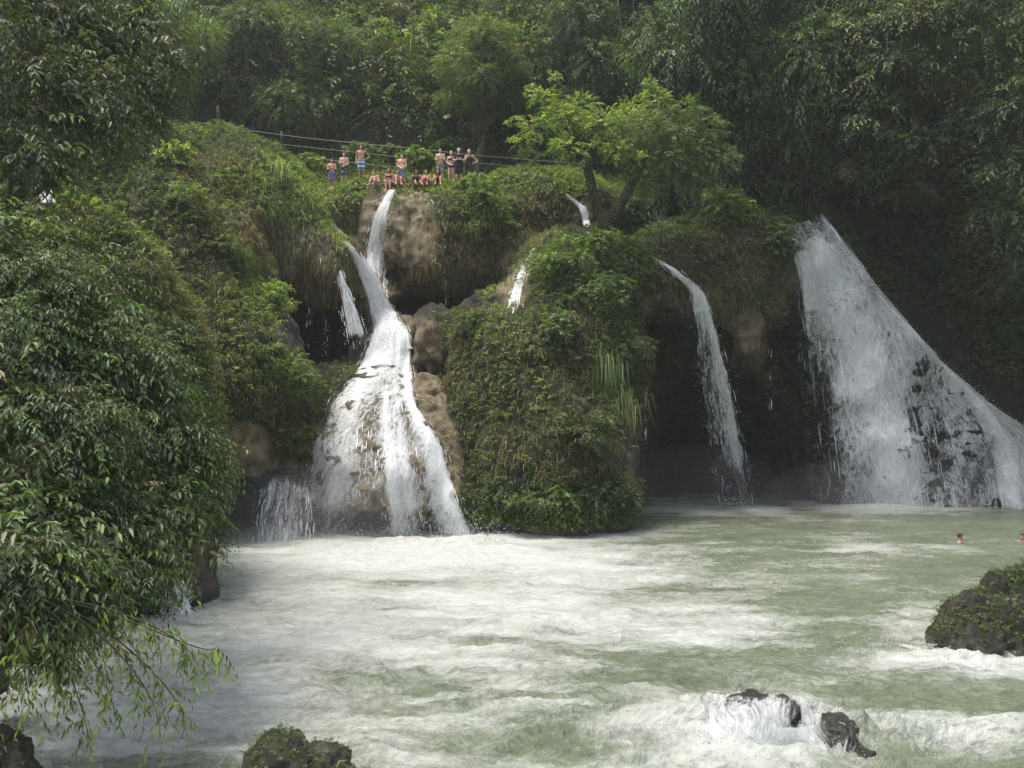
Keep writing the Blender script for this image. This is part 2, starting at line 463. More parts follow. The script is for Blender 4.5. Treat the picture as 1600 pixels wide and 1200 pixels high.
# central overgrown mound
ell(P(862, 745, 41.0), (3.75, 3.4, 4.6), 1.2)
ell(P(850, 580, 43.3), (4.3, 3.9, 4.0), 1.6)
ell(P(905, 450, 45.2), (3.3, 3.4, 2.9), 1.6)
ell(P(775, 530, 44.5), (2.0, 2.2, 1.8), 1.2)
# tan rocks left of the mound
ell(P(682, 533, 44.0), (0.95, 1.2, 1.5), 0.5)
ell(P(725, 515, 44.2), (1.5, 1.5, 1.15), 0.6)
ell(P(664, 630, 42.3), (1.0, 1.1, 1.3), 0.6)
ell(P(690, 700, 40.8), (1.0, 1.2, 1.6), 0.7)
ell(P(722, 790, 39.2), (0.9, 1.1, 1.4), 0.7)
# overhanging ledge right of the mound
ell(P(1075, 425, 47.3), (3.3, 3.3, 2.5), 1.4)
ell(P(1140, 395, 48.2), (3.0, 3.2, 2.3), 1.2)
cap(P(1145, 440, 46.5), P(1172, 540, 46.0), 1.45, 0.55, 0.8)
ell(P(1215, 420, 49), (1.7, 2.6, 2.7), 1.0)
# rock body of the right fall
ap = P(1268, 400, 49.6)
for bx, by, br in ((1318, 805, 1.5), (1420, 805, 2.0), (1530, 800, 1.8), (1650, 740, 1.7), (1780, 760, 2.0)):
    cap(ap, P(bx, by, 48.9), 0.9, br, 1.8)
ell(P(1250, 380, 50.5), (1.8, 2.5, 2.0), 1.0)
# dark wall on the far right
ell(P(1560, 470, 53), (5, 4.2, 6), 1.5)
ell(P(1420, 300, 53), (6, 4.0, 4.5), 1.5)
ell(P(1720, 600, 50), (4, 4, 7), 1.5)
# left hillside
ell(P(335, 610, 39.5), (4.0, 4.2, 4.3), 1.2)
ell(P(262, 450, 42), (4.5, 5.0, 5.0), 1.6)
ell(P(320, 335, 46), (4.2, 4.5, 2.6), 1.6)
ell(P(160, 370, 44), (6.5, 6.0, 5.6), 1.6)
ell((-18.5, 36, 5), (6, 7, 8), 1.5)
# near left bank
ell(P(150, 800, 26.5), (3.0, 3.8, 4.2), 1.0)
ell(P(10, 640, 27.5), (5.4, 6, 6.6), 1.5)
ell(P(262, 905, 26.6), (1.15, 1.6, 2.6), 0.6)
# undercuts
ell((-5.6, 37.1, 0.0), (3.9, 2.5, 1.0), 0.3, cut=True)
ell(P(385, 800, 38.5), (2.0, 2.6, 1.35), 0.4, cut=True)
ell(P(690, 480, 47.6), (2.8, 2.6, 0.85), 0.4, cut=True)
ell(P(470, 520, 45.5), (2.2, 2.8, 2.0), 0.5, cut=True)
ell(P(1110, 680, 47.3), (3.6, 2.8, 4.2), 0.5, cut=True)
ell(P(1115, 690, 50.0), (3.9, 3.4, 4.1), 0.5, cut=True)
ell(P(1222, 690, 49.6), (1.5, 2.6, 3.9), 0.5, cut=True)
ell(P(440, 500, 46.5), (2.3, 3.0, 2.0), 0.5, cut=True)

band = np.abs(Sf) < 1.6
I = np.argwhere(band)
pp = I * H + org
Sf[band] += (0.55 * fbm(pp * 0.42, 3, 3) + 0.22 * fbm(pp * np.array([1.3, 1.3, 0.8]), 2, 9)).astype(np.float32)
# level standing places on the plateau
ell(P(545, 246, 49.8), (2.6, 2.2, 1.25), 0.3, cut=True)
ell(P(712, 246, 50.0), (2.0, 2.0, 1.25), 0.3, cut=True)
TV, TQ = surface_nets(Sf, org, H)
# normals
def quad_normals(V, Q):
    n = np.cross(V[Q[:, 2]] - V[Q[:, 0]], V[Q[:, 3]] - V[Q[:, 1]])
    return norm(n), 0.5 * np.linalg.norm(n, axis=1)
def vert_normals(V, Q):
    fn, _ = quad_normals(V, Q)
    vn = np.zeros_like(V)
    for k in range(4): np.add.at(vn, Q[:, k], fn)
    return norm(vn)
TN = vert_normals(TV, TQ)
if (TN[:, 2] * (TV[:, 2] > 15)).sum() < 0:
    TQ = TQ[:, ::-1]; TN = -TN
TV = TV + TN * (0.13 * fbm(TV * 1.9, 2, 21))[:, None]

def blobs(px, py, lst):
    out = np.zeros(len(px), np.float32)
    for cx, cy, rx, ry, a in lst:
        d = ((px - cx) / rx) ** 2 + ((py - cy) / ry) ** 2
        out = np.maximum(out, a * np.clip(1.6 - d, 0, 1).astype(np.float32))
    return out

BARE = [(585, 720, 100, 130, 1), (600, 560, 50, 60, 1), (655, 545, 38, 60, 0.9), (662, 640, 36, 60, .95), (702, 725, 20, 70, .8), (645, 375, 40, 90, .75), (660, 440, 30, 25, .6),
        (590, 380, 30, 90, 1), (570, 430, 24, 60, .9), (612, 490, 36, 40, 1), (480, 400, 80, 60, .55), (1172, 535, 28, 50, 1), (1120, 700, 150, 118, 1), (1400, 650, 130, 170, 1), (1570, 690, 110, 100, 1), (800, 440, 28, 50, .75),
        (690, 475, 80, 18, 1), (500, 520, 70, 60, 1), (420, 800, 90, 60, 1), (380, 700, 45, 40, .8), (315, 890, 25, 60, .8), (1262, 430, 35, 50, .9), (910, 340, 14, 30, .8), (620, 300, 40, 10, .6)]
def veg_of(p, n):
    px, py = pix(p)
    v = 1 - blobs(px, py, BARE)
    v = v * np.clip((n[:, 2] + 0.75) / 0.5, 0, 1)
    v = v * (p[:, 2] > 0.35)
    return v
TVEG = veg_of(TV, TN)
px_, py_ = pix(TV)
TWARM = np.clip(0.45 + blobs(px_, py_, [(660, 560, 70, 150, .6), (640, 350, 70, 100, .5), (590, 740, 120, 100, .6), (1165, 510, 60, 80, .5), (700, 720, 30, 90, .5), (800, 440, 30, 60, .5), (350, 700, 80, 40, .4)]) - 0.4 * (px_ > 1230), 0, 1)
TWET_SHADE = np.clip(np.maximum.reduce([np.clip((px_ - 1215) / 60, 0, 1), blobs(px_, py_, [(1120, 690, 120, 130, 1), (470, 520, 70, 70, 1), (690, 475, 90, 22, 1), (400, 800, 70, 50, 1), (575, 730, 100, 110, .30), (600, 828, 130, 18, 1), (590, 560, 50, 60, .4)]) * (TV[:, 1] > 38)]), 0, 1)  # cascade rock is wet; caves, recesses and right wall get painted shade
def subdivide(V, Q, attrs):
    e = np.concatenate([Q[:, [k, (k + 1) % 4]] for k in range(4)]); e.sort(axis=1)
    key = e[:, 0].astype(np.int64) * len(V) + e[:, 1]
    uq, inv = np.unique(key, return_inverse=True)
    a, b = uq // len(V), uq % len(V)
    mid = (V[a] + V[b]) / 2; cen = V[Q].mean(1)
    n, m = len(V), len(uq); inv = inv.reshape(4, -1) + n; c = n + m + np.arange(len(Q))
    nq = np.concatenate([np.stack([Q[:, k], inv[k], c, inv[(k + 3) % 4]], 1) for k in range(4)])
    return np.concatenate([V, mid, cen]), nq, [np.concatenate([x, (x[a] + x[b]) / 2, x[Q].mean(1)]) for x in attrs]
FVv, FQ, (fveg, fwarm, fwet_shade) = subdivide(TV, TQ, [TVEG, TWARM, TWET_SHADE])
fnn = vert_normals(FVv, FQ); bare_ = 1 - np.clip(fveg, 0, 1)
st_ = FVv * np.array([1, 1, 1.6])
fpx_, fpy_ = pix(FVv)
casc = blobs(fpx_, fpy_, [(590, 720, 130, 110, .62), (600, 600, 50, 40, .4), (668, 565, 40, 60, .8), (1420, 640, 200, 160, .3)])
ph_ = FVv[:, 2] * 0.85 + 1.3 * fbm(FVv * np.array([.7, .7, .3]), 2, 151); fr_ = ph_ - np.floor(ph_)
step_ = (np.minimum(fr_ / .25, 1) * (1 - fr_)) * 0.55 - 0.12 + 0.22 * fbm(FVv * np.array([1.6, 1.6, 1.1]), 2, 161)
FVv = FVv + fnn * (casc * step_ * 0.85)[:, None] * np.array([1, 1, .4])
FVv = FVv + fnn * ((0.05 + 0.13 * bare_) * (0.45 - 2.0 * np.abs(fbm(st_ * 1.1, 3, 131))) + (0.02 + 0.05 * bare_) * fbm(FVv * 4.5, 2, 141))[:, None]
terrain = link('cliff', make_mesh('cliff', FVv, [FQ], True, {'veg': fveg, 'warm': fwarm, 'wet_shade': fwet_shade}), M_ROCK)
tag(terrain, 'overgrown tufa cliff and mounds that the waterfalls run down', 'cliff', kind='structure')
BVH = BVHTree.FromPolygons([tuple(v) for v in TV], [tuple(q) for q in TQ])
print('terrain', len(TV), round(time.time() - T0, 1))

def cast_px(px, py, default=None):
    d = Vector(((px - 800) / F, 1, (600 - py) / F))
    h = BVH.ray_cast(Vector(CAM), d.normalized())
    if h[0] is None:
        return default, None
    return np.array(h[0]), np.array(h[1])
def ground_z(x, y, default=0.0, z0=60):
    h = BVH.ray_cast(Vector((x, y, z0)), Vector((0, 0, -1)))
    return h[0].z if h[0] is not None else default

# wooded hill rising behind and to the right
def hill_h(x, y):
    base = np.interp(x, [-80, -36, -18, -10, 5, 11, 16, 24, 37, 80], [26, 22, 18.2, 16, 15.6, 16.2, 18, 22, 25, 44])
    return base - .6 + np.maximum(0, y - 48.5) * 0.30 + np.maximum(0, y - 55) * 0.9 + 1.2 * np.maximum(0, np.abs(x - 2) - 30) * 0.25
hx = np.linspace(-110, 110, 111); hy = np.linspace(52, 140, 64)
HX, HY = np.meshgrid(hx, hy, indexing='ij')
HZ = np.minimum(hill_h(HX, HY), 62 + 0 * HX) - 0.6 - np.clip(58 - HY, 0, 9) * 0.8
HZ += 1.0 * fbm(np.stack([HX, HY, 0 * HX], -1).reshape(-1, 3) * 0.15, 3, 5).reshape(HX.shape)
def gridquads(n, m):
    i = np.arange(n - 1)[:, None] * m; j = np.arange(m - 1)[None]
    return np.stack([i + j, i + m + j, i + m + j + 1, i + j + 1], -1).reshape(-1, 4)
hill = link('hills', make_mesh('hills', np.stack([HX, HY, HZ], -1).reshape(-1, 3), [gridquads(*HX.shape)], True), M_SOIL)
tag(hill, 'steep wooded hill rising behind the waterfalls', 'hill', kind='structure')

def resample(poly, n):
    poly = np.asarray(poly, float)
    s = np.concatenate([[0], np.cumsum(np.linalg.norm(np.diff(poly, axis=0), axis=1))])
    t = np.linspace(0, s[-1], n)
    # smooth (Catmull-like) by cubic blending of the linear interpolation
    out = np.stack([np.interp(t, s, poly[:, k]) for k in (0, 1)], 1)
    for _ in range(2):
        out[1:-1] = 0.25 * out[:-2] + 0.5 * out[1:-1] + 0.25 * out[2:]
    return out

# ------------------------------------------------------------------ foliage builders
def tint_mix(n, cols, weights, jit=0.18):
    cols = np.asarray(cols, float); w = np.asarray(weights, float); w = w / w.sum()
    c = cols[rng.choice(len(cols), n, p=w)]
    return np.clip(c * (1 + rng.normal(0, jit, (n, 1))) * (1 + rng.normal(0, 0.06, (n, 3))), 0.004, 0.6)

def leaves(acc, base, dirn, up, ln, wd, tint, fold=0.18, droop=0.15):
    """pointed leaves folded along the midrib: 5 vertices, 4 triangles"""
    m = len(base)
    dirn = norm(dirn); side = norm(np.cross(dirn, up)); nrm = norm(np.cross(side, dirn))
    ln = np.broadcast_to(ln, (m,))[:, None]; wd = np.broadcast_to(wd, (m,))[:, None]
    mid = base + dirn * ln * 0.45 + nrm * ln * 0.03
    tip = base + dirn * ln - nrm * ln * droop - np.array([0, 0, 1]) * ln * droop * 0.6
    a = mid + side * wd * 0.5 + nrm * wd * fold; b = mid - side * wd * 0.5 + nrm * wd * fold
    v = np.stack([base, a, tip, b], 1).reshape(-1, 3)
    i = np.arange(m)[:, None] * 4
    acc.add(v, np.concatenate([i + np.array([[0, 1, 2]]), i + np.array([[0, 2, 3]])]), None, np.repeat(tint, 4, axis=0))

def blades(acc, base, dirn, ln, wd, tint, bend=0.6):
    m = len(base)
    dirn = norm(dirn); side = norm(np.cross(dirn, rng.normal(0, 1, (m, 3))))
    ln = ln[:, None]; wd = wd[:, None]
    g = np.array([0, 0, -1.0])
    p1 = base + dirn * ln * 0.5 + g * ln * bend * 0.12
    p2 = base + norm(dirn + g * bend * 0.9) * ln * 0.95 + g * ln * bend * 0.2
    v = np.stack([base - side * wd * .4, base + side * wd * .4, p1 - side * wd * .5, p1 + side * wd * .5, p2], 1).reshape(-1, 3)
    i = np.arange(m)[:, None] * 5
    acc.add(v, np.concatenate([i + np.array([[0, 1, 3]]), i + np.array([[0, 3, 2]]), i + np.array([[2, 3, 4]])]), None, np.repeat(tint, 5, axis=0))

def sprays(acc, start, dirn, length, nleaf, leafl, ratio, cols, wts, droop=0.35, spread=0.8, jit=0.18, twig=None, upbias=1.0, hang=0.0):
    """leafy twigs: leaves alternate along a drooping curve"""
    m = len(start); dirn = norm(dirn)
    length = np.broadcast_to(length, (m,))
    t = (np.arange(nleaf) + 0.6) / nleaf
    g = np.array([0, 0, -1.0])
    pos = start[:, None] + dirn[:, None] * (length[:, None] * t)[..., None] + g * (length[:, None] * droop * t ** 2)[..., None]
    tan = norm(dirn[:, None] + g * (2 * droop * t)[None, :, None])
    ref = norm(np.array([0, 0, 1.0]) * upbias + rng.normal(0, 0.35, (m, 1, 3)))
    sd = norm(np.cross(tan, ref)); sgn = np.where(np.arange(nleaf) % 2, 1.0, -1.0)[None, :, None]
    ld = norm(tan * 0.75 + sd * sgn * spread + rng.normal(0, 0.28, pos.shape) + g * hang)
    up = norm(np.cross(sd, tan) + rng.normal(0, 0.35, pos.shape))
    k = m * nleaf
    stint = tint_mix(m, cols, wts, jit)
    tint = np.repeat(stint, nleaf, axis=0) * (1 + rng.normal(0, 0.12, (k, 1)))
    l = leafl * rng.uniform(0.65, 1.25, k) * np.tile(1 - 0.35 * t ** 3, m)
    leaves(acc, pos.reshape(-1, 3), ld.reshape(-1, 3), up.reshape(-1, 3), l, l * ratio, np.clip(tint, .004, .6))
    if twig is not None:
        p0 = start; p1 = pos[:, nleaf // 2]; p2 = pos[:, -1]
        s = norm(np.cross(dirn, np.array([0, 0.3, 1.0]))) * twig
        v = np.stack([p0 - s, p0 + s, p1 - s * .7, p1 + s * .7, p2], 1).reshape(-1, 3)
        i = np.arange(m)[:, None] * 5
        acc.add(v, np.concatenate([i + np.array([[0, 1, 3]]), i + np.array([[0, 3, 2]]), i + np.array([[2, 3, 4]])]), None, (0.05, 0.04, 0.025))

def rand_dirs(m, up=0.3, flat=1.0):
    d = rng.normal(0, 1, (m, 3)); d = norm(d); d[:, 2] = d[:, 2] * flat + up
    return norm(d)

def crown(acc, clumps, nsp, nleaf, leafl, ratio, cols, wts, droop=0.35, up=0.25, inner=0.45, slen=0.6, **kw):
    """clumps: (x,y,z,rx,ry,rz); sprays start inside each clump and end at its shell"""
    vol = np.array([(c[3] * c[4] * c[5]) ** (2 / 3) for c in clumps]); ns = np.maximum(6, (nsp * vol / vol.sum())).astype(int)
    for c, k in zip(clumps, ns):
        r = np.array(c[3:6]); d = rand_dirs(k, up, 0.8)
        lump = 0.8 + 0.35 * fbm(d * 2.2 + np.array(c[:3]) * 3.1, 2, 5)[:, None]
        st = np.array(c[:3]) + d * r * lump * rng.uniform(inner, 0.8, (k, 1)) + rng.normal(0, 0.05, (k, 3)) * r
        L_ = slen * r.mean() * rng.uniform(0.6, 1.2, k)
        sprays(acc, st, d * r + np.array([0, 0, 0.0]), L_, nleaf, leafl, ratio, cols, wts, droop, **kw)

def limbs(acc, root, clumps, r0, fork=0.45, seg=7, wob=0.25, tint=(1, 1, 1)):
    """trunk from the root to a fork and a tapering limb to every clump"""
    root = np.asarray(root, float)
    cen = np.mean([c[:3] for c in clumps], axis=0)
    f = root + (cen - root) * fork + rng.normal(0, 0.15, 3)
    n = 8; t = np.linspace(0, 1, n)[:, None]
    pts = root * (1 - t) + f * t + wob * np.sin(t * 3.0 + rng.uniform(0, 3)) * np.array([rng.normal(), rng.normal(), 0]) * t * (1 - t) * 2
    rad = r0 * (1.25 - 0.55 * t[:, 0]); rad[0] *= 1.3
    tube(acc, pts, rad, seg + 2, tint)
    for c in clumps:
        e = np.array(c[:3]); m = 7; s = np.linspace(0, 1, m)[:, None]
        b = pts[-1 - rng.integers(0, 3)]
        midp = (b + e) / 2 + rng.normal(0, 0.12, 3) * np.linalg.norm(e - b) + np.array([0, 0, 0.08 * np.linalg.norm(e - b)])
        q = (1 - s) ** 2 * b + 2 * s * (1 - s) * midp + s * s * e
        rr = r0 * 0.55 * (c[3] / max(k[3] for k in clumps)) ** 0.5
        tube(acc, q, rr * (1 - 0.8 * s[:, 0]), seg, tint)
        for _ in range(3):
            d = norm(rng.normal(0, 1, 3) + np.array([0, 0, .3])); a = q[rng.integers(3, m)]
            e2 = a + d * np.array(c[3:6]) * 0.7
            tube(acc, np.stack([a, (a + e2) / 2 + rng.normal(0, .08, 3), e2]), [rr * .35, rr * .22, rr * .06], 5, tint)

# leaf colours (albedo)
DK = (0.036, 0.060, 0.023); MD = (0.068, 0.106, 0.036); MG = (0.102, 0.156, 0.046); LT = (0.155, 0.225, 0.055); YL = (0.24, 0.29, 0.075)
OL = (0.115, 0.118, 0.046); BR = (0.15, 0.11, 0.06); RD = (0.15, 0.085, 0.055); GY = (0.095, 0.115, 0.075); ST = (0.25, 0.205, 0.12)

# ------------------------------------------------------------------ ground cover on the cliff
fn_, ar_ = quad_normals(TV, TQ)
fc = TV[TQ].mean(1); fv = TVEG[TQ].mean(1)
fpx, fpy = pix(fc)
seen = (fpx > -160) & (fpx < 1760) & (fpy > -60) & (np.einsum('ij,ij->i', fn_, CAM - fc) / np.linalg.norm(CAM - fc, axis=1) > -0.35)
keepw = ar_ * seen * np.clip(fv * 1.6 - 0.25, 0, 1)
def scatter(n, weight):
    w = weight / weight.sum()
    f = rng.choice(len(TQ), n, p=w)
    a, b = rng.uniform(0, 1, (2, n, 1))
    q = TV[TQ[f]]
    p = (q[:, 0] * (1 - a) + q[:, 1] * a) * (1 - b) + (q[:, 3] * (1 - a) + q[:, 2] * a) * b
    return p, fn_[f], f
patchn = fbm(fc * 0.33, 3, 101); patchm = fbm(fc * 0.9, 2, 111); patchd = fbm(fc * 0.25 + 9, 2, 121)
dryz = blobs(fpx, fpy, [(700, 400, 110, 60, 1), (460, 380, 90, 90, 1.4), (850, 340, 80, 50, .8), (800, 560, 120, 110, .55), (440, 640, 50, 90, .5), (860, 690, 160, 60, .5), (1120, 420, 80, 60, .6), (540, 310, 70, 40, .8), (350, 290, 90, 60, .5), (320, 440, 100, 110, .55), (430, 640, 50, 90, .7), (380, 560, 60, 80, .5)])
lushz = blobs(fpx, fpy, [(560, 280, 220, 30, 1), (470, 310, 70, 60, .9), (850, 285, 140, 16, 1), (760, 330, 40, 50, .7), (860, 820, 110, 40, .8), (900, 420, 80, 60, .5), (420, 500, 70, 120, .6), (800, 500, 60, 60, .4)])
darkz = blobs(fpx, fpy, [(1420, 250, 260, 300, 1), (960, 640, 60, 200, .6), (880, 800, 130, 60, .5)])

def cover(name, label, n, kind):
    acc = Acc()
    if kind == 'tuft':
        w = keepw * np.clip(0.35 + 0.8 * patchn + 0.9 * dryz + 0.6 * lushz * (patchm > -.1), 0.03, 2)
        p, nn, f = scatter(n, w); k = 7
        p = np.repeat(p, k, 0) + rng.normal(0, 0.06, (n * k, 3)); nn = np.repeat(nn, k, 0)
        d = norm(nn * 0.8 + np.array([0, 0, 0.55]) + rng.normal(0, 0.5, p.shape))
        dry = np.repeat(np.clip(dryz[f] + 0.3 * patchm[f] + rng.normal(0, .2, n), 0, 1), k); lush = np.repeat(np.clip(lushz[f], 0, 1), k)
        ta = tint_mix(n * k, [MD, OL, MG], [2, 2, 1]); tb = tint_mix(n * k, [ST, BR, OL, RD], [2.0, 3, 3, .5]); tc = tint_mix(n * k, [LT, YL, MG], [3, 2.0, 2])
        c = ta * (1 - dry[:, None]) + tb * dry[:, None]; c = c * (1 - lush[:, None]) + tc * lush[:, None]
        ln = rng.uniform(0.14, 0.42, n * k) * (1 + 0.35 * dry); blades(acc, p, d, ln, rng.uniform(0.018, 0.045, n * k), c, 0.9)
        mat = M_GRASS
    elif kind == 'sprig':
        w = keepw * np.clip(0.6 - 0.5 * patchn - 0.6 * dryz + 0.3 * lushz, 0.04, 2)
        p, nn, f = scatter(n, w); 
        d = norm(nn * 0.9 + np.array([0, 0, 0.35]) + rng.normal(0, 0.45, p.shape))
        big = np.clip(0.5 + patchd[f], 0.2, 1.2)
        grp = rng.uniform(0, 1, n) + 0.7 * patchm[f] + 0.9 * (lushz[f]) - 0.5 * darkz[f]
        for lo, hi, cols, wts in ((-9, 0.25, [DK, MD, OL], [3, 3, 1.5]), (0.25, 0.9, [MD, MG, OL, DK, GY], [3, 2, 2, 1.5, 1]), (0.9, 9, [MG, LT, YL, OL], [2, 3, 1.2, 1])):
            s = (grp >= lo) & (grp < hi)
            sprays(acc, p[s], d[s], 0.26 + 0.36 * big[s], 7, 0.135, 0.45, cols, wts, 0.4, 0.95)
        mat = M_LEAF
    elif kind == 'hanging':
        und = (fn_[:, 2] < 0.15) & (fpy < 640) & (fpy > 250)
        w = ar_ * seen * und * np.clip(0.9 * dryz + 0.25 * fv, 0, 1) * blobs(fpx, fpy, [(735, 425, 80, 45, .8), (470, 400, 100, 80, 2.2), (1080, 500, 110, 60, .8), (960, 560, 60, 120, .6), (1200, 430, 50, 50, .5)])
        p, nn, f = scatter(n, w); k = 4
        p = np.repeat(p, k, 0) + rng.normal(0, 0.06, (n * k, 3)); nn = np.repeat(nn, k, 0)
        d = norm(nn * 0.5 + np.array([0, 0, -1.0]) + rng.normal(0, 0.2, p.shape))
        blades(acc, p, d, rng.uniform(0.2, 0.65, n * k), rng.uniform(0.010, 0.026, n * k), tint_mix(n * k, [BR, OL, RD, MD, ST], [3, 2.5, 1, 1.5, 2]), 0.9)
        mat = M_GRASS
    o = link(name, acc.mesh(name), mat)
    tag(o, label, 'ground cover', kind='stuff')
cover('grass', 'grass tufts, green and straw coloured, over the cliff and mounds', 24000, 'tuft')
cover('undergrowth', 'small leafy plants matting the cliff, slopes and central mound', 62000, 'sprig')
def crest():
    acc = Acc(); pl = resample([(405, 238), (440, 246), (470, 290), (512, 340), (538, 378), (556, 420), (566, 462)], 90); P_ = []
    for x_, y_ in pl:
        for k in range(46):
            h, n_ = cast_px(x_ + rng.normal(-3, 5), y_ + rng.normal(2, 6))
            if h is not None: P_.append(h)
    P_ = np.array(P_); m = len(P_)
    blades(acc, P_, norm(np.array([.1, -.2, .9]) + rng.normal(0, .45, (m, 3))), rng.uniform(.2, .5, m), rng.uniform(.015, .04, m), tint_mix(m, [LT, YL, MG], [2, 3, 1]), .9)
    o = link('crest_grass', acc.mesh('crest_grass'), M_GRASS); tag(o, 'bright green grass growing along the crest beside the narrow stream', 'grass', kind='stuff')
crest()
cover('hanging_roots', 'brown roots and dead grass hanging under the overhangs', 8200, 'hanging')
print('cover', round(time.time() - T0, 1))

# ------------------------------------------------------------------ trees
def tree_thing(name, label, loc, clumps, r0, leaf, cols, wts, nsp, nleaf=9, ratio=0.42, droop=0.35, fork=0.45, mat=None, trunk_root=(0, 0, -0.6), group=None, cat='tree', trunk_tint=(1, 1, 1), bare=0, **kw):
    o = empty(name, loc, label, cat, group)
    a = Acc(); limbs(a, trunk_root, clumps, r0, fork, tint=trunk_tint)
    link('trunk', a.mesh('trunk', True), M_BARK, o)
    a = Acc(); crown(a, clumps, nsp, nleaf, leaf, ratio, cols, wts, droop, **kw)
    link('crown', a.mesh('crown'), mat or M_LEAF, o)
    return o

def clumps_rand(n, R, zc, rz, rmin, rmax, flat=0.7, seed=None):
    r_ = np.random.default_rng(seed)
    out = []
    for i in range(n):
        d = norm(r_.normal(0, 1, 3)); rr = r_.uniform(rmin, rmax); q = r_.uniform(0.35, 1.0) ** 0.6
        out.append((d[0] * R * q, d[1] * R * q, zc + d[2] * rz * q, rr, rr, rr * flat))
    return out

# six tree kinds, built once in local coordinates; the forest uses copies
KINDS = []
def kind_mesh(clumps, r0, leaf, cols, wts, nsp, nleaf, ratio, droop, fork=.5, **kw):
    a = Acc(); limbs(a, (0, 0, -1.0), clumps, r0, fork); t = a.mesh('trunk', True); t.materials.append(M_BARK)
    a = Acc(); crown(a, clumps, nsp, nleaf, leaf, ratio, cols, wts, droop, **kw); c = a.mesh('crown'); c.materials.append(M_LEAF)
    KINDS.append((t, c))
kind_mesh(clumps_rand(15, 3.6, 9.0, 3.8, 1.3, 2.2, .75, 1), 0.30, 0.22, [DK, MD, MG], [2, 3, 1], 3000, 10, .42, .4)
kind_mesh(clumps_rand(13, 3.4, 8.0, 4.4, 1.2, 2.0, .8, 2), 0.26, 0.17, [MD, MG, LT, OL], [2, 2.5, 1.2, 1.5], 3200, 11, .40, .5)
kind_mesh(clumps_rand(16, 4.2, 10.5, 3.2, 1.4, 2.4, .6, 3), 0.34, 0.25, [DK, MD, GY], [3, 2, 1], 2800, 10, .5, .3)
kind_mesh(clumps_rand(12, 2.8, 7.0, 5.0, 1.1, 1.8, .9, 4), 0.24, 0.19, [MG, LT, MD], [3, 1.3, 2], 3000, 10, .38, .55)
kind_mesh(clumps_rand(14, 3.8, 8.5, 3.4, 1.2, 2.1, .65, 5), 0.28, 0.15, [OL, BR, MD], [3, 2, 1.5], 3000, 11, .35, .4)
kind_mesh(clumps_rand(11, 2.6, 9.5, 6.0, 1.2, 1.9, .9, 6), 0.26, 0.20, [DK, MD], [3, 2], 2600, 10, .45, .7)

kind_mesh(clumps_rand(18, 3.4, 4.2, 4.0, 1.3, 2.1, .8, 7), 0.2, 0.19, [DK, MD, MG], [2, 3, 1], 3600, 10, .45, .5, .3)
kind_mesh(clumps_rand(18, 3.6, 4.0, 3.6, 1.3, 2.2, .7, 8), 0.2, 0.17, [MD, MG, OL, LT, GY], [2.5, 2.5, 1.5, .8, 1], 3600, 10, .42, .5, .3)
kind_mesh(clumps_rand(20, 3.0, 5.5, 5.2, 1.2, 1.9, .9, 9), 0.2, 0.20, [DK, MD], [3, 2], 3600, 10, .45, .7, .3)

